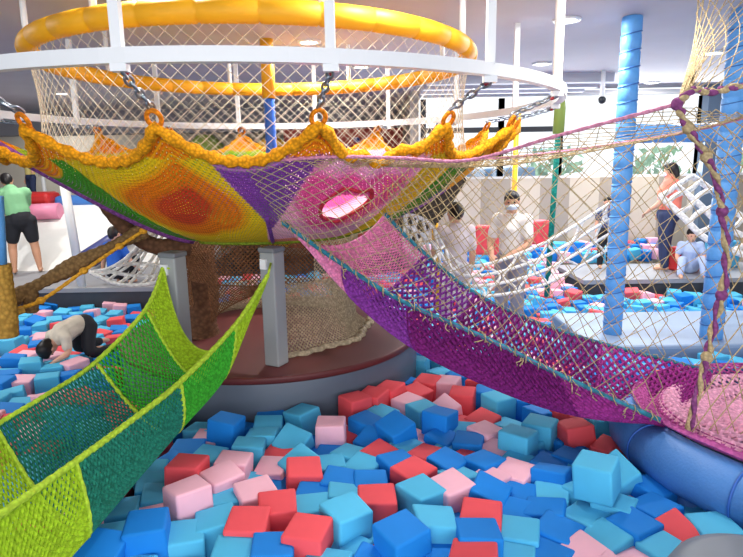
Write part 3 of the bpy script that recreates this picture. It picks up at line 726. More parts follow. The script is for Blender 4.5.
# gathered net hung from the ceiling at upper right
gn = thing('gathered_net', (1.9, 2.95, 2.9), 'jute net hung from the ceiling and gathered at a knot, at the right edge', 'net')
TR = catmull([at(677, 104, 2.95), at(692, 90, 2.94), at(712, 92, 2.93), at(743, 86, 2.9), at(800, 92, 2.85), at(880, 120, 2.8)], 90)
twist(TR, 0.012, 8, M_jute, M_mauve, 'header_rope', gn)
top = catmull([at_z(694, -22, 2.9), at_z(760, -26, 2.9), at_z(850, -30, 2.9), at_z(960, -30, 2.9)], 60)
def PG(u, v):
    b = curve_at(TR, u ** 1.8); t_ = curve_at(top, u); p = b.lerp(t_, v)
    return p + Vector((-0.10 * math.sin(math.pi * v) * (1 - u) * 0, 0, 0)) + (Vector((0.05, 0, -0.02)) * math.sin(math.pi * v) * (1 - u))
obj('gathered_cords', net(MB(), PG, 11, 6, 0.0028), M_jute, gn)
mb = MB()
for k in range(9): mb.tube(catmull([HO[0] + Vector((.004 * k, 0, 0)), PG(.0 + .03 * k, .35) , PG(.02 + .045 * k, .7), PG(.03 + .055 * k, 1)], 20), 0.0036, 4)
obj('hanging_cords', mb, M_jute, gn)
rt = catmull([at(880, 120, 2.8), at(900, 220, 2.8), at(905, 330, 2.75), at(860, 460, 2.7)], 60)
obj('side_cords', net(MB(), lambda u, v: (curve_at(ho, v).lerp(curve_at(rt, v), u)) + Vector((0, .12 * math.sin(math.pi * u), 0)), 8, 12, 0.003), M_jute, gn)

# blue padded ring and its pink mat
M_tubeblue = mat('denim_blue_vinyl', (72, 128, 196), 0.5, bump=0.3, scale=90, noise=0.03)
brg = thing('padded_ring', (2.5, 3.0, -0.6), 'big blue padded floor ring at lower right where the purple tunnel ends', 'padded ring')
n = 12; rows = []
RBx = 1.07
for i in range(n):
    for s, q in ((0, .95), (.025, 1), (.5, 1), (.975, 1)):
        a = 2 * math.pi * (i + s + .06) / n; rad = .135 * q
        rows.append([(2.56 + (RBx + rad * math.cos(2 * math.pi * k / 24)) * math.cos(a), 2.94 + (RBx + rad * math.cos(2 * math.pi * k / 24)) * math.sin(a), .165 - .12 * max(0, (3.0 + RBx * math.sin(a) - 2.6) / 1.4) + rad * math.sin(2 * math.pi * k / 24)) for k in range(24)])
mb = MB(); mb.quad_grid(rows, closed_u=True, closed_v=True); bpd = obj('padding', mb, M_tubeblue, brg)
for i in range(n):
    a = 2 * math.pi * (i + .06) / n; obj('seam_band', MB().tube([(2.56 + (RBx + .134 * math.cos(2 * math.pi * k / 24)) * math.cos(a), 2.94 + (RBx + .134 * math.cos(2 * math.pi * k / 24)) * math.sin(a), .165 - .12 * max(0, (3.0 + RBx * math.sin(a) - 2.6) / 1.4) + .134 * math.sin(2 * math.pi * k / 24)) for k in range(24)], .006, 6, closed=True), mat('royal_seam', (44, 96, 180), .5) if i == 0 else bpy.data.materials['royal_seam'], bpd)
for i in range(6):
    a = math.pi * i / 3 + .3; obj('support_leg', MB().tube([(2.56 + 1.07 * math.cos(a), 2.94 + 1.07 * math.sin(a), -.6), (2.56 + 1.07 * math.cos(a), 2.94 + 1.07 * math.sin(a), .1)], .05, 10), M_tubeblue, brg)
M_matpink = rope('pale_pink_crochet', (236, 176, 204), 0.75, 40); M_matmag = rope('orchid_crochet', (190, 92, 160), 0.7, 40)
pm = thing('crochet_mat', (2.5, 3.0, .25), 'round pale pink crochet mat stretched inside the blue padded ring', 'crochet mat')
def PM(u, v):
    a = 2 * math.pi * u; r_ = v * 1.06; z = .325 - .12 * (1 - v * v) + .02 * math.sin(v * 40)
    return Vector((2.56 + r_ * math.cos(a), 2.94 + r_ * math.sin(a), z - .13 * max(0, (3.0 + r_ * math.sin(a) - 2.6) / 1.4)))
crochet('pink_rings', PM, 84, 15, M_matpink, pm, 0.026, 0, 1, .05, .86)
crochet('orchid_border', PM, 110, 4, M_matmag, pm, 0.022, 0, 1, .85, 1)
gy = thing('soft_stool', at(775, 580, 1.75), 'dark grey rounded soft stool cut off by the bottom right corner', 'stool')
c = at(772, 578, 1.72); prof = [(0.02, .0), (.24, -.012), (.30, -.04), (.325, -.09), (.33, -.2), (.33, -.9 + .33)]
mb = MB(); rows = [[(c.x + r_ * math.cos(2 * math.pi * k / 40), c.y + r_ * math.sin(2 * math.pi * k / 40), c.z + z) for k in range(40)] for r_, z in prof]; mb.quad_grid(rows, closed_u=True); mb.cap(rows[0]); obj('cover', mb, mat('charcoal_vinyl', (104, 112, 124), .5), gy)

# ================================================================== white rope nets
M_wrope = rope('white_rope', (234, 232, 230), 0.8, 30)
def ladder(label, A, B, rows, rungs, r, sag=0.0, depth=None):
    a, b = catmull(A, 60), catmull(B, 60); t = thing('rope_net', A[0], label, 'rope net')
    def P(u, v): return curve_at(a, u).lerp(curve_at(b, u), v) - Vector((0, 0, sag * math.sin(math.pi * v))) + Vector((0, (depth or 0) * math.sin(math.pi * v), 0))
    for j in range(rows + 1): obj('long_rope', MB().tube([P(k / 50, j / rows) for k in range(51)], r, 7), M_wrope, t)
    for i in range(rungs + 1):
        obj('rung', MB().tube([P(min(1, max(0, i / rungs + 0.02 * math.sin(i * 3 + 7 * k / 12))), k / 12) for k in range(13)], r * .82, 6), M_wrope, t)
    return t
ladder('white rope net sagging from the tunnel to the tall blue post', [at(*q) for q in ((404, 214, 4.5), (430, 224, 4.8), (466, 266, 5.2), (540, 245, 5.6), (609, 204, 5.9))], [at(*q) for q in ((404, 246, 4.4), (428, 272, 4.6), (466, 296, 5.0), (540, 286, 5.5), (609, 249, 5.9))], 3, 20, 0.016)
ladder('white rope net slung below the brown branch at left', [at(*q) for q in ((140, 244, 4.9), (158, 232, 5.3), (176, 236, 5.4), (190, 243, 5.3))], [at(*q) for q in ((90, 272, 4.9), (118, 284, 4.8), (150, 284, 4.8), (176, 275, 4.9))], 4, 9, 0.017, sag=.06)
ladder('slanting white rope net beside the right blue post, in front of the woman in coral', [at(*q) for q in ((660, 196, 6.6), (682, 216, 6.4), (708, 240, 6.2), (752, 258, 6.0))], [at(*q) for q in ((692, 176, 6.9), (714, 192, 6.8), (738, 214, 6.7), (772, 230, 6.6))], 2, 7, 0.035)
# dark net panel behind the tunnel mouth
M_dknet = rope('dark_net_cord', (92, 84, 78), .7, 40)
a_, b_ = catmull([at(398, 222, 5.2), at(425, 190, 5.3), at(455, 165, 5.4)], 20), catmull([at(402, 250, 5.2), at(438, 222, 5.3), at(466, 180, 5.4)], 20)
dn = tag(obj('crochet_branch', net(MB(), lambda u, v: curve_at(a_, u).lerp(curve_at(b_, u), v), 26, 12, .010), M_dknet), 'dark brown knitted branch sloping up behind the right edge of the bowl', 'crochet branch')

# ================================================================== ropes at left
M_log = rope('tan_brown_crochet', (134, 104, 66), .6, 45); M_gold = rope('golden_mesh', (190, 146, 66), .65, 40); M_orope2 = rope('golden_rope', (222, 160, 48), .7, 50)
lg = thing('crochet_log', at(70, 270, 3.9), 'tan-brown crochet-wrapped log slanting at left above the cubes', 'crochet log')
pts = catmull([at(-30, 322, 3.6), at(0, 305, 3.7), at(70, 268, 3.95), at(145, 230, 4.2)], 60)
obj('log', MB().tube(pts, [.047 + .006 * (k % 2) + .012 * math.sin(k * .35) for k in range(60)], 14), M_log, lg)
obj('stub', MB().tube(catmull([at(30, 288, 3.8), at(31, 298, 3.8), at(31, 312, 3.8)], 12), [.05, .046, .05, .045, .05, .046, .05, .044, .05, .045, .05, .04], 12), M_log, lg)
rp = catmull([at(146, 229, 4.13), at(120, 246, 4.05), at(85, 270, 3.9), at(45, 298, 3.75), at(20, 308, 3.65), at(-20, 314, 3.55)], 60)
gr = thing('golden_rope', at(45, 298, 3.75), 'knotted golden rope running along the tan-brown log', 'rope'); grp_ = obj('rope', MB().tube(rp, [.011 + .003 * (k % 2) for k in range(60)], 7), M_orope2, gr)
for k in (2, 12, 24, 37): obj('knot', MB().ball(rp[k], (.03, .028, .024), 10, 8), M_orope2, grp_)
gc = thing('mesh_column', at(6, 340, 3.5), 'golden mesh column with blue padded top at the left edge', 'column')
obj('sleeve', MB().tube(catmull([at(4, 335, 3.5), at(4, 312, 3.5), at(2, 290, 3.5), at(0, 264, 3.5)], 24), [.082 - .001 * k + .003 * (k % 2) for k in range(24)], 16), M_gold, gc)
obj('padding', MB().tube([at(0, 268, 3.5), at(-4, 196, 3.5)], .04, 14), M_bpad, gc)
bed = tag(obj('crochet_skirt', MB().tube(catmull([at(-30, 322, 3.55), at(0, 318, 3.55), at(12, 314, 3.55), at(24, 310, 3.6)], 20), .02, 8), M_gold), 'golden knitted edge at the foot of the golden column', 'crochet edging')
# small red chequered tablet-like soft bag among the cubes at left
# ================================================================== people
M_skin = mat('skin', (214, 164, 138), .6); M_skin2 = mat('tanned_skin', (196, 146, 118), .6); M_hair = mat('black_hair', (26, 22, 24), .5); M_mask = mat('pale_mask', (206, 220, 236), .7); M_eye = mat('dark_eye', (30, 24, 22), .3)
def skin_mesh(chains, voxel, extra=None):
    """chains: lists of (point, radius) - each grown into a tapering limb, all fused into one continuous surface"""
    bm_all = MB()
    for ch in chains:
        n = max(6, 5 * (len(ch) - 1) + 1); pts = catmull([c[0] for c in ch], n); rad = []
        for i in range(n):
            t = i / (n - 1) * (len(ch) - 1); j = min(int(t), len(ch) - 2); rad.append(lerp(ch[j][1], ch[j + 1][1], t - j))
        bm_all.tube(pts, rad, 12)
        for c, r_ in (ch[0][:2], ch[-1][:2]): bm_all.ball(c, r_, 12, 8)
    for b in (extra or []): bm_all.ball(*b)
    me = bpy.data.meshes.new('tmp'); me.from_pydata([tuple(p) for p in bm_all.v], [], bm_all.f)
    o = bpy.data.objects.new('tmp', me); COL.objects.link(o)
    md = o.modifiers.new('fuse', 'REMESH'); md.mode = 'VOXEL'; md.voxel_size = voxel; md.use_smooth_shade = True
    sm = o.modifiers.new('soft', 'SMOOTH'); sm.factor = .5; sm.iterations = 3
    dg = bpy.context.evaluated_depsgraph_get(); ev = o.evaluated_get(dg); out = bpy.data.meshes.new_from_object(ev)
    bpy.data.objects.remove(o); return out
def put(name, me, m, parent):
    me.materials.clear(); me.materials.append(m)
    for p in me.polygons: p.use_smooth = True
    o = bpy.data.objects.new(name, me); link(o, parent); return o
def person(label, base, yaw, H, pose, shirt, trousers, sleeves=.5, leg=1.0, mask=False, skin=None, hair_len=0, shoes=None, bulk=1.0):
    """local frame: x right, y forwards, z up, metres for a height of 1; pose maps joint names to points"""
    J = dict(pelvis=(0, 0, .53), waist=(0, 0, .61), chest=(0, 0, .74), neck=(0, 0, .845), head=(0, .012, .925),
             shL=(-.105, 0, .80), elL=(-.13, -.01, .63), wrL=(-.13, .03, .48), shR=(.105, 0, .80), elR=(.13, -.01, .63), wrR=(.13, .03, .48),
             hipL=(-.055, 0, .51), knL=(-.06, .012, .275), anL=(-.06, -.01, .04), hipR=(.055, 0, .51), knR=(.06, .012, .275), anR=(.06, -.01, .04))
    J.update(pose); J = {k: Vector(v) * H for k, v in J.items()}; s = H
    root = thing('person', base, label, 'person'); root.rotation_euler = (0, 0, yaw)
    hd = (J['head'] - J['neck']).normalized(); face = pose.get('face'); face = Vector(face).normalized() if face else None
    J.pop('face', None)
    if face is None: face = Vector((0, 1, 0))
    face = (face - hd * face.dot(hd)).normalized(); side = hd.cross(face)     # side: towards the person's left
    rot = Matrix((-side, face, hd)).transposed(); h = J['head']; k = s * (1.0 if H > 1.4 else 1.15)
    ch = [[(J['pelvis'], .082 * s), (J['waist'], .074 * s), (J['chest'], .088 * s), (J['neck'] - (J['neck'] - J['chest']) * .3, .058 * s)],
          [(J['neck'] - (J['neck'] - J['chest']) * .3, .04 * s), (J['neck'], .033 * s), (h - hd * .02 * s, .034 * s)]]
    ex = [(h, (.047 * k, .058 * k, .066 * k), 16, 12, rot), (h + face * .05 * k - hd * .012 * k, (.009 * k, .013 * k, .014 * k), 8, 6, rot), (h + face * .028 * k - hd * .035 * k, (.032 * k, .03 * k, .03 * k), 10, 8, rot)]
    for q in (-1, 1): ex.append((h + side * (q * .048 * k) - hd * .005 * k, (.008 * k, .013 * k, .018 * k), 8, 6, rot))
    for q in 'LR':
        ch.append([(J['sh' + q], .036 * s), (J['el' + q], .027 * s), (J['wr' + q], .018 * s)])
        ch.append([(J['chest'].lerp(J['sh' + q], .3), .06 * s), (J['sh' + q], .04 * s)])
        ch.append([(J['hip' + q], .06 * s), (J['kn' + q], .040 * s), (J['kn' + q].lerp(J['an' + q], .35), .038 * s), (J['an' + q], .022 * s)])
        toe = J.get('toe' + q) or (J['an' + q] + Vector((0, .085 * s, -.022 * s))); heel = J['an' + q] + (J['an' + q] - toe).normalized() * .02 * s - Vector((0, 0, .015 * s))
        ch.append([(heel, .02 * s), (J['an' + q].lerp(toe, .5), .024 * s), (toe, .016 * s)])
        d = (J['wr' + q] - J['el' + q]).normalized(); w_ = d.cross(Vector((0, 0, 1)) if abs(d.z) < .8 else Vector((1, 0, 0)) if q == 'L' else Vector((1, 0, 0))).normalized(); nn = d.cross(w_)
        pm_ = J['wr' + q] + d * .028 * s
        ex.append((pm_, (.02 * s, .011 * s, .03 * s), 10, 8, Matrix((w_, nn, d)).transposed()))
        for fi in range(4):
            b0 = pm_ + d * .02 * s + w_ * ((fi - 1.5) * .0105 * s); ln = (.04, .046, .043, .034)[fi] * s
            ch.append([(b0, .0062 * s), (b0 + d * ln * .5 + nn * .004 * s, .0056 * s), (b0 + d * ln * .9 + nn * .014 * s, .005 * s)])
        b0 = pm_ - w_ * .014 * s; ch.append([(b0, .008 * s), (b0 - w_ * .016 * s + d * .014 * s, .0065 * s), (b0 - w_ * .02 * s + d * .032 * s, .0055 * s)])
    torso = ch
    body = put('body', skin_mesh(ch, .0075 * max(s, .9), ex), skin or M_skin, root)
    # shirt
    g = .012 * s
    c2 = [[(J['pelvis'].lerp(J['waist'], .8), .090 * s * bulk), (J['waist'].lerp(J['chest'], .3), .088 * s * bulk), (J['chest'], .099 * s * bulk), (J['neck'] - (J['neck'] - J['chest']) * .30, .060 * s * bulk)]]
    for q in 'LR':
        c2.append([(J['chest'].lerp(J['sh' + q], .3), .068 * s * bulk), (J['sh' + q], .050 * s * bulk)])
        e = J['sh' + q].lerp(J['el' + q], min(1, sleeves * 1.2)); cc = [(J['sh' + q], .045 * s * bulk), (e, .041 * s * bulk if sleeves < 1 else .036 * s)]
        if sleeves > 1: cc.append((J['el' + q].lerp(J['wr' + q], .9), .028 * s))
        c2.append(cc)
    put('shirt', skin_mesh(c2, .010 * max(s, .9)), shirt, root)
    c3 = [[(J['waist'].lerp(J['pelvis'], .6), .088 * s * bulk), (J['pelvis'], .093 * s * bulk)]]
    for q in 'LR':
        cc = [(J['pelvis'].lerp(J['hip' + q], .8), .075 * s), (J['hip' + q], .07 * s * bulk), (J['hip' + q].lerp(J['kn' + q], min(1, leg * 1.7)), .058 * s if leg < .6 else .05 * s)]
        if leg > .6: cc.append((J['kn' + q].lerp(J['an' + q], .92), .04 * s))
        c3.append(cc)
    put('trousers' if leg > .6 else 'shorts', skin_mesh(c3, .010 * max(s, .9)), trousers, root)
    hx = [(h + hd * .014 * k - face * .012 * k, (.054 * k, .060 * k, .064 * k), 16, 12, rot), (h + face * .032 * k + hd * .043 * k, (.042 * k, .026 * k, .024 * k), 12, 8, rot)]
    hc = [[(h + hd * .05 * k, .03 * k), (h - face * .045 * k, .03 * k), (h - face * (.04 + hair_len * .3) * k - hd * (.03 + hair_len) * k, .028 * k)]]
    put('hair', skin_mesh(hc, .008 * max(s, .9), hx), M_hair, root)
    for q in (-1, 1): obj_local('eye', (h + face * .0535 * k + side * (q * .019 * k) + hd * .004 * k, (.0075 * k, .004 * k, .005 * k), rot), M_eye, body)
    if mask: put('mask', skin_mesh([[(h + face * .036 * k - hd * .03 * k - side * .03 * k, .018 * k), (h + face * .052 * k - hd * .028 * k, .022 * k), (h + face * .036 * k - hd * .03 * k + side * .03 * k, .018 * k)]], .006 * max(s, .9)), M_mask, root)
    else: obj_local('mouth', (h + face * .055 * k - hd * .034 * k, (.014 * k, .005 * k, .004 * k), rot), mat('lips', (168, 96, 92), .5), body)
    if shoes:
        for q in 'LR':
            toe = J['an' + q] + Vector((0, .085 * s, -.022 * s)); put('shoe', skin_mesh([[(J['an' + q] + Vector((0, -.02, -.01)) * s, .032 * s), (J['an' + q].lerp(toe, .5), .03 * s), (toe, .024 * s)]], .01), shoes, root)
    return root
def obj_local(name, b, m, root):
    mb = MB(); mb.ball(b[0], b[1], 8, 6, b[2]); me = bpy.data.meshes.new(name); me.from_pydata([tuple(p) for p in mb.v], [], mb.f)
    return put(name, me, m, root)

M_greent = mat('sage_green_cotton', (126, 182, 136), .8, noise=.05, scale=8); M_blk = mat('black_cotton', (30, 32, 40), .8); M_whitet = mat('white_cotton', (234, 232, 232), .8, noise=.04, scale=8)
M_greyt = mat('grey_trousers', (150, 150, 164), .8); M_coral = mat('coral_cotton', (242, 132, 112), .8, noise=.04, scale=8); M_navyj = mat('navy_denim', (44, 56, 92), .8); M_bluet = mat('bright_blue_cotton', (40, 98, 196), .8)
M_beiget = mat('oatmeal_cotton', (206, 196, 180), .85, noise=.12, scale=14); M_yelt = mat('pale_yellow_cotton', (220, 206, 130), .8); M_navyt = mat('navy_striped_cotton', (70, 82, 124), .8, noise=.3, scale=16); M_ltblue = mat('pale_blue_cotton', (170, 188, 222), .8); M_lav = mat('pale_mauve_cotton', (206, 196, 202), .8)
# man in green, seen from behind, bending a little to his left
b = at_z(27, 273, 0.0)
man = person('man in sage green T-shirt and black shorts seen from behind at left, leaning forward', b, R(25), 1.66,
    dict(pelvis=(0, 0, .53), waist=(-.015, .02, .61), chest=(-.04, .06, .73), neck=(-.065, .10, .82), head=(-.08, .135, .895), shL=(-.15, .09, .775), elL=(-.165, .16, .62), wrL=(-.15, .23, .49), shR=(.06, .07, .775), elR=(.05, .17, .63), wrR=(.0, .26, .52),
         hipL=(-.06, 0, .51), knL=(-.095, .03, .27), anL=(-.10, -.01, .04), hipR=(.06, 0, .51), knR=(.095, .01, .27), anR=(.12, -.02, .04)), M_greent, M_blk, .55, .42, skin=M_skin2, bulk=1.22)
# child behind the slide at far left
b = at(34, 204, 11.9)
person('child in pale yellow top standing on the slide top at far left', b, R(150), 1.02, dict(elL=(-.2, .05, .72), wrL=(-.26, .1, .66)), M_yelt, M_navyj, .5, 1.0, mask=True)
# boy in blue crouching under the branch
b = at(117, 286, 8.3); b.z = 0.0
person('boy in bright blue T-shirt crouching with his back to us behind the tan-brown log', b, R(-20), 1.30,
    dict(pelvis=(0, 0, .16), waist=(0, .01, .24), chest=(-.01, .03, .37), neck=(-.02, .05, .475), head=(-.03, .07, .56), shL=(-.115, .03, .43), elL=(-.18, .03, .28), wrL=(-.2, .02, .13), shR=(.095, .03, .43), elR=(.16, .06, .28), wrR=(.18, .14, .18),
         hipL=(-.055, 0, .15), knL=(-.08, .22, .26), anL=(-.07, .12, .04), hipR=(.055, 0, .15), knR=(.1, .22, .27), anR=(.09, .12, .04)), M_bluet, M_blk, .5, 1.0)
# child crawling in the cubes
b = at_z(70, 356, -.05)
person('child in oatmeal T-shirt crawling face down among the cubes behind the green hammock', (b.x, b.y, -.08), R(150), 1.08,
    dict(pelvis=(0, -.16, .27), waist=(0, -.08, .28), chest=(0, .04, .24), neck=(0, .12, .19), head=(-.005, .19, .15), face=(0, .35, -1), shL=(-.10, .08, .22), elL=(-.14, .10, .11), wrL=(-.09, .20, .05), shR=(.10, .08, .22), elR=(.14, .10, .12), wrR=(.09, .20, .05),
         hipL=(-.055, -.17, .25), knL=(-.14, -.1, .06), anL=(-.20, -.30, .05), toeL=(-.21, -.38, .04), hipR=(.055, -.17, .25), knR=(.08, -.14, .06), anR=(.09, -.36, .05), toeR=(.09, -.44, .04)), M_beiget, M_blk, .5, 1.0)
# two boys by the white net
b = at(455, 292, 5.7)
person('boy in pale mauve T-shirt with his back to us, left of the boy in white', (b.x, b.y, -.06), R(12), 1.33, dict(elL=(-.15, .05, .64), wrL=(-.12, .14, .58), head=(.01, .04, .92)), M_lav, M_lav, .6, 1.0, bulk=1.0)
b = at(511, 262, 5.85)
person('boy in white T-shirt and face mask standing in the cubes behind the white net', (b.x, b.y, -.08), R(140), 1.46, dict(elL=(-.14, .04, .65), wrL=(-.06, .15, .58), elR=(.14, .04, .65), wrR=(.07, .15, .58), face=(-.45, 1, -.1)), M_whitet, M_greyt, .55, 1.0, mask=True, bulk=.98)
b = at_z(604, 268, 0.0)
person('child in navy patterned top reaching up beside the tall blue padded post', (b.x, b.y, 0), R(170), 1.12, dict(elL=(-.15, .02, .93), wrL=(-.12, .05, 1.07)), M_navyt, M_blk, .5, 1.0)
b = at_z(664, 270, 0.0)
person('woman in coral T-shirt and navy jeans standing on the right deck', b, R(55), 1.62, dict(elL=(-.15, .05, .65), wrL=(-.12, .15, .56), elR=(.15, .0, .66), wrR=(.15, .08, .53), face=(.3, 1, -.2)), M_coral, M_navyj, .55, 1.0, mask=True, hair_len=.03, bulk=1.15)
b = at_z(697, 276, 0.0)
person('child in pale blue sitting on the right deck with legs towards us', (b.x, b.y + .25, 0), R(165), 1.2,
    dict(pelvis=(0, 0, .08), waist=(0, 0, .16), chest=(0, .02, .29), neck=(0, .03, .395), head=(0, .05, .48), shL=(-.105, .02, .35), elL=(-.15, .06, .22), wrL=(-.12, .16, .18), shR=(.105, .02, .35), elR=(.15, .06, .22), wrR=(.14, .16, .16),
         hipL=(-.055, 0, .08), knL=(-.09, .2, .2), anL=(-.1, .32, .03), hipR=(.055, 0, .08), knR=(.12, .2, .19), anR=(.16, .32, .03)), M_ltblue, M_ltblue, .55, 1.0)
# ================================================================== foam cubes
FOAM = dict(L=mat('light_blue_foam', (78, 184, 226), .75, noise=.05, scale=6, bump=.15), B=mat('blue_foam', (4, 128, 218), .75, noise=.05, scale=6, bump=.15),
            R=mat('red_foam', (234, 82, 92), .75, noise=.05, scale=6, bump=.15), P=mat('pink_foam', (242, 184, 202), .75, noise=.05, scale=6, bump=.15))
CNAME = dict(L='light blue', B='blue', R='coral red', P='pale pink')
S = 0.18
def cube_mesh(variant, m, seed):
    rr = random.Random(seed); bm = bmesh.new(); bmesh.ops.create_cube(bm, size=S)
    for v in bm.verts: v.co += Vector((rr.gauss(0, 1), rr.gauss(0, 1), rr.gauss(0, 1))) * .0035
    bmesh.ops.bevel(bm, geom=bm.edges[:], offset=.014, segments=3, affect='EDGES', profile=.6)
    me = bpy.data.meshes.new('foam_cube'); bm.to_mesh(me); bm.free()
    for p in me.polygons: p.use_smooth = True
    me.materials.append(m); return me
MESH = {c: [cube_mesh(i, FOAM[c], hash_ + i) for i in range(4)] for hash_, c in ((10, 'L'), (20, 'B'), (30, 'R'), (40, 'P'))}
def surf(y): return 0.05 if y < 2.2 else lerp(.05, -.02, min(1, (y - 2.2) / 1.6)) if y < 3.8 else lerp(-.02, -.16, (y - 3.8) / 2.2) if y < 6 else lerp(-.16, -.28, min(1, (y - 6) / 1.5))
# top-face centre in the photograph, colour, where the near edge falls across the cube (1 = square on), tier above the bed, tilt
H = """186,461,R,.65,1;187,486,P,.28,1.1;222,474,P,.35,.7;233,458,P,.75,.7;154,480,L,.9,0;156,494,L,.9,0;154,507,P,.9,-.1;147,519,B,.85,1;184,530,L,.9,.3;216,516,L,.98,.4;223,493,L,.95,.3;122,506,L,.8,0;116,532,L,.8,0;100,540,B,.6,.8,25;208,453,L,.6,0;180,452,B,.6,0;160,464,L,.7,0
254,486,P,.2,.6;279,500,R,.95,.6;246,520,R,.82,.6;236,545,L,.75,.3;276,542,B,.9,.5;305,526,R,.7,.8;310,502,L,.97,.3;312,487,B,.8,.2;303,467,R,1,.6;300,456,L,.4,.4,18;331,460,L,1,.1;339,475,B,.8,.3;344,491,L,.9,.3;346,510,L,.35,.9;348,452,L,.6,.1;362,462,L,.6,.1;270,465,P,.7,0;260,477,L,.7,-.2;280,483,B,.8,-.3;350,546,L,.5,0;328,541,P,.5,-.4;364,552,B,.7,.1;332,556,L,.7,.2;280,452,R,.6,0
371,478,B,1,.3;377,494,R,1,.7;402,526,B,.42,1.1;433,516,L,.15,.9;421,486,L,.47,.8;451,480,P,.45,.8;413,467,R,.5,.6;397,458,B,.4,.4;379,449,R,.5,.2;428,452,R,.6,.2;450,460,B,.6,.4;470,471,L,.4,.3;486,460,B,.5,.4;488,485,B,.8,.6,12;480,510,R,1,.6;488,532,B,.15,.8;474,552,R,.9,.9;494,471,P,.6,.3;398,506,B,.5,-.2;400,516,L,.6,-.3;372,536,L,.8,-.2;376,546,R,.8,-.3;456,524,B,.7,-.2;460,542,R,.6,-.3;446,555,B,.8,.2;464,456,R,.6,0
506,471,P,.7,.3,10;548,472,B,.85,.4,-14;520,489,B,1,.1;550,490,L,.97,.1;598,460,L,.8,1.9;620,464,L,.5,.9,30;582,489,L,.6,.2;622,499,L,.8,.3;516,507,B,.98,.15;546,508,B,.97,.2;521,528,L,.95,.3;564,529,B,.75,.2;586,514,L,.6,.1;610,536,L,.6,.1;512,550,L,.95,.2;548,551,B,.7,.1;586,548,P,.6,.1;622,555,P,.7,.1;525,465,L,.7,0;563,455,B,.7,.1;550,462,B,.8,.1;530,476,P,.6,-.3;574,470,L,.9,-.1
634,522,B,.6,.3;658,544,L,.6,.1;632,556,P,.7,0;674,533,R,.5,.2,20;708,523,L,.35,.5;666,508,B,.6,.2;643,489,B,.6,.2;637,501,P,.5,-.1;678,520,L,.7,-.2;630,477,B,.5,0;700,508,L,.7,-.4;650,474,B,.6,-.3
225,418,B,.65,1;214,408,L,.7,0;230,410,B,.7,0;249,410,L,.7,0;271,410,B,.95,.2;268,421,L,.9,.3;262,432,L,.8,.4;249,442,L,.85,.5;198,440,P,.7,0;186,448,B,.7,0;202,428,L,.6,0;238,426,B,.6,-.2;303,409,L,.45,.6;296,436,L,.6,.4,24;331,421,P,.95,.8;355,396,R,.4,.9;374,391,R,.65,.9;390,385,R,.6,.9;404,379,B,.6,0;416,388,R,.55,.4;366,418,B,.5,.4;382,410,L,.6,.3;397,420,B,.45,1,22;373,434,B,.6,.1,15;408,398,P,.5,.5;423,405,L,.4,.6;408,444,L,.5,.1;346,432,R,.6,-.3;327,449,B,.8,-.2;310,447,B,.8,-.3
418,358,L,.8,.6;424,351,B,.6,.5;441,355,L,.7,.2;440,371,L,.6,0;460,372,B,.6,.1;452,366,L,.6,0;458,361,R,.6,0;428,378,R,.7,.5;448,379,P,.8,.5;480,378,R,.7,.4;463,390,R,.9,.5;446,403,P,.5,.4,30;440,412,B,.7,.9;488,389,B,.9,.3;499,395,L,.45,.6;522,397,B,.8,.3;508,391,P,.7,.1;460,418,R,.7,-.1;481,416,R,.6,0;463,428,L,.9,0;485,428,P,.55,.4;472,438,B,.95,.3;494,446,P,.6,.1;517,431,L,.7,.9;542,421,L,.75,.7;541,409,B,.6,.3;508,423,L,.6,-.2;448,447,L,.7,-.1;444,438,B,.6,.1;418,436,P,.6,-.2
576,423,R,.35,.7;566,411,R,.7,.3;597,415,L,.45,.5;605,445,R,.7,.1;552,457,B,.7,-.3;530,444,L,.6,-.2;556,436,B,.7,-.2;590,454,B,.6,-.3;570,395,B,.6,0
11,338,L,.6,0.96;22,328,B,.9,0.63;39,342,B,.9,0.63;12,356,B,.8,0.74;30,360,L,.9,0.85;75,360,P,.3,0.74;116,318,R,.85,0.74;100,318,L,.4,0.63;54,318,L,.97,0.63;70,316,B,.9,0.52;86,314,B,.9,0.52;36,318,B,.5,0.52,18;43,311,P,.5,0.52;18,319,L,.7,0.41;54,300,B,.6,0.74,20;82,298,P,.5,0.63;119,304,P,.95,0.63;110,301,P,.8,0.63;130,291,B,.9,0.85;114,297,L,.7,0.74;98,298,B,.6,0.52;109,285,R,.6,1.4,14;98,292,R,.9,0.74;87,306,L,.9,0.41;74,308,B,.8,0.3;113,336,R,.8,0.63;100,331,R,.6,0.19;134,305,B,.9,0.63;132,316,B,.9,0.52;4,327,L,.7,0.52;8,333,L,.7,0.41;42,336,P,.9,0.3;23,349,R,.5,0.3;26,353,P,.6,0.3;94,346,L,.6,0.19;92,336,L,.6,0.19;104,340,L,.6,0.19;62,288,B,.95,0.85;114,312,L,.7,0.41;96,354,L,.8,0.3;52,363,L,.8,0.3;54,374,L,.9,0.41;62,374,B,.8,0.3;40,300,R,.7,0.63;146,300,B,.7,0.41;148,312,R,.7,0.41;142,322,L,.7,0.41;82,328,L,.7,0.19;8,372,B,.8,0.41;22,378,P,.7,0.3;104,356,B,.7,0.3"""
rr = random.Random(11); cubes = []
for tok in H.replace('\n', ';').split(';'):
    q = tok.split(','); px, py, c, e, tier = float(q[0]), float(q[1]), q[2], float(q[3]), float(q[4]); tilt = float(q[5]) if len(q) > 5 else 0
    if tok.split(',')[2] in 'LBRP': pass
    p = at_z(px, py, .05)
    for _ in range(4): p = at_z(px, py, surf(p.y) + .12 * tier)
    yaw = -math.atan2(p.x, p.y) - math.atan2(1 - e, e)
    cubes.append([p - Vector((0, 0, S / 2)), (R(tilt + rr.gauss(0, 4)), R(rr.gauss(0, 4) + tilt * .4), yaw + R(rr.gauss(0, 2))), c, True])
n_hand = len(cubes)
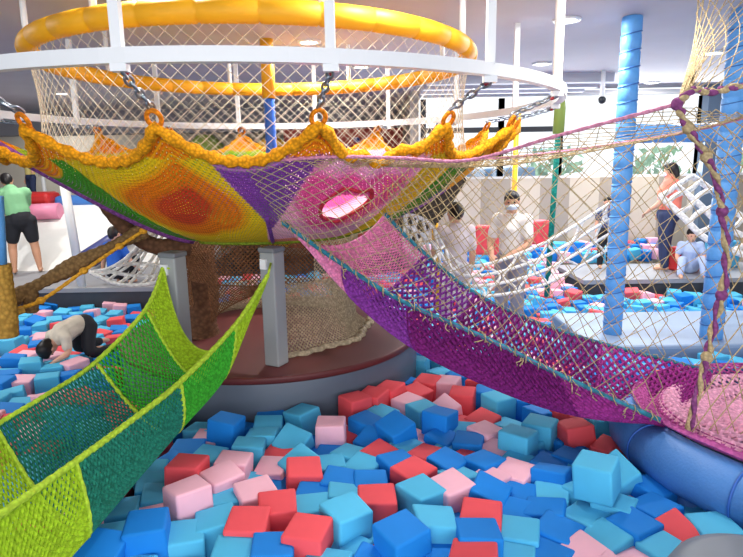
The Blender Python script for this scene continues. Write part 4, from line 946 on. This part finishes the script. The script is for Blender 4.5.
# the bed: packed cubes where the photograph shows the same heap without a reading of each one
def blocked(x, y, m=0.0):
    if math.hypot(x - CX, y - CY) < 1.25 + .13 + m: return True
    if x > 1.9 and 4.97 < y < 6.45: return True
    if x > 2.85 and 7.95 < y < 9.55: return True
    if x < -2.8 and y > 7.98: return True
    d = abs(math.hypot(x - 2.56, y - 2.94) - 1.07)
    if d < .25: return True
    if math.hypot(x - 2.56, y - 2.94) < 1.07: return True
    return False
bed = []
y = 1.5
while y < 10.3:
    x = -8.0
    while x < 5.2:
        bx, by = x + rr.gauss(0, .015), y + rr.gauss(0, .015); x += .2
        px, py = pix((bx, by, surf(by)))
        if not (-25 < px < 770 and py < 600): continue
        if blocked(bx, by): continue
        bed.append((bx, by))
    y += .2
COLS = 'LLLLBBBBRRPP'
extra = []
for bx, by in bed:
    back = max(0, by - 7.2) * .17 if bx > .9 else 0
    z = surf(by) + back + rr.choice((0, .01, .03, .06, -.03)) - S / 2
    c = Vector((bx, by, z)); q = (R(rr.gauss(0, 5)), R(rr.gauss(0, 5)), R(rr.choice((0, 20, 45, 70, 10)) + rr.gauss(0, 6)))
    near_ = [k for k in cubes[:n_hand] if math.hypot(k[0].x - bx, k[0].y - by) < .155]
    if near_: c.z = min(c.z, min(k[0].z for k in near_) - S * .98); extra.append([c, q, rr.choice(COLS), False])
    else: extra.append([c, q, rr.choice(COLS), True])
# let the cubes push one another apart a little
def relax(L, it=10):
    for _ in range(it):
        L.sort(key=lambda k: k[0].y)
        for i in range(len(L)):
            a = L[i]
            for j in range(i + 1, min(i + 90, len(L))):
                b = L[j]
                if b[0].y - a[0].y > .18: break
                d = b[0] - a[0]; l = d.length
                if 1e-4 < l < .165:
                    k_ = d * ((.165 - l) / l * .3); k_.z *= .25; a[0] -= k_; b[0] += k_
relax(cubes, 12)
top = [e for e in extra if e[3]]; low = [e for e in extra if not e[3]]
def make_cube(k, i):
    o = bpy.data.objects.new('foam_cube', MESH[k[2]][i % 4]); o.location = k[0]; o.rotation_euler = k[1]; COL.objects.link(o); return o
allc = [(make_cube(k, i), k) for i, k in enumerate(cubes + top)]
mb_by = {}
# which of them the photograph could show
bpy.context.view_layer.update(); dg = bpy.context.evaluated_depsgraph_get(); eye = Vector((0, 0, CAM_Z))
def shown(o, k):
    n = 0; rot = Euler(k[1]).to_matrix()
    for sx in (-.38, 0, .38):
        for sy in (-.38, 0, .38):
            for sz in (.5, .1, -.3):
                p = k[0] + rot @ Vector((sx * S * (1.25 if sz < .5 else 1), sy * S * (1.25 if sz < .5 else 1), sz * S)); px, py = pix(p)
                if not (0 <= px < 743 and 0 <= py < 557): continue
                d = (p - eye).normalized(); org = eye
                for hop in range(14):
                    hit, loc, nr, idx, ob, mx = SC.ray_cast(dg, org, d)
                    if not hit: break
                    if ob.original == o or ob == o: n += 1; break
                    if ob.name.startswith(('foam_cube', 'round', 'side', 'top_pad', 'body', 'padding', 'shaft')): break
                    org = loc + d * .004
    return n
score = {o: shown(o, k) / max(1.0, (k[0] - eye).length ** 2) for o, k in allc}
keep = sorted([a for a in allc if score[a[0]] > 0], key=lambda a: -score[a[0]])
indiv, rest = keep[:300], keep[300:]
ids = {a[0] for a in indiv}
stuff = [k for o, k in allc if o not in ids] + low
for o, k in allc:
    if o not in ids: bpy.data.objects.remove(o)
# label every single cube by colour, place and order
def zone(px, py):
    if px < 168 and py < 400:
        if px < 34: return 'at the left edge behind the green hammock'
        if math.hypot(px - 65, py - 345) < 36: return 'beside the crawling child'
        if py < 306: return 'at back of left pit below the tan-brown log'
        return 'between crawling child and left grey post'
    if px < 300 and py < 300: return 'seen under the bowl behind the round platform'
    if py < 345 and px > 330: 
        return 'behind the purple tunnel, ' + ('left of the boy in white' if px < 490 else 'left of the tall blue post' if px < 605 else 'right of the tall blue post')
    if py < 455 and px < 295: return 'between the green hammock and the platform wall'
    if px < 205: return 'along the outer side of the green hammock'
    if px < 345 and py < 455: return 'below the platform wall, in the middle'
    if px < 412 and py < 455: return 'at the right foot of the platform wall'
    if px < 480 and py < 455: return 'just right of the platform under the purple tunnel'
    if px < 640 and py < 455: return 'under the lower half of the purple tunnel'
    row = 'behind the front heap' if py < 482 else 'in the front heap' if py < 522 else 'in the frontmost row'
    col = 'left' if px < 300 else 'left centre' if px < 372 else 'centre' if px < 445 else 'right centre' if px < 520 else 'right' if px < 600 else 'beside the blue ring'
    return '%s, %s' % (row, col)
ORD = ['leftmost', 'second from left', 'third from left', 'fourth from left', 'fifth from left', 'sixth from left', 'seventh from left', 'eighth from left', 'ninth from left', 'tenth from left', 'eleventh from left', 'twelfth from left']
grp = {}
for o, k in indiv:
    p = pix(k[0] + Vector((0, 0, S / 2))); grp.setdefault((zone(*p), k[2]), []).append((p[0], o, k))
for (z, c), L in grp.items():
    L.sort(key=lambda a: a[0])
    for i, (x, o, k) in enumerate(L):
        n = len(L)
        if n == 1: w_ = 'only %s cube' % CNAME[c]
        else:
            w_ = ('rightmost' if i == n - 1 else ORD[i] if i < 12 else 'middle') + ' %s cube' % CNAME[c]
        tag(o, '%s %s' % (w_, z), 'foam cube', 'foam cubes in the pit')
# everything deeper and farther is one heap
v, f, mi = [], [], []; order = 'LBRP'
for k in stuff:
    me = MESH[k[2]][0]; rot = Euler(k[1]).to_matrix(); b0 = len(v)
    v += [tuple(rot @ p.co + k[0]) for p in me.vertices]
    for p in me.polygons: f.append(tuple(b0 + i for i in p.vertices)); mi.append(order.index(k[2]))
me = bpy.data.meshes.new('foam_cube_heap'); me.from_pydata(v, [], f)
for c in order: me.materials.append(FOAM[c])
me.polygons.foreach_set('material_index', mi); me.polygons.foreach_set('use_smooth', [True] * len(f))
hp = bpy.data.objects.new('foam_cube_heap', me); COL.objects.link(hp); tag(hp, 'deeper and farther foam cubes filling the rest of the pit', 'foam cubes', kind='stuff')
print('CUBES hand', n_hand, 'top', len(top), 'low', len(low), 'shown', len(keep), 'heap', len(stuff))
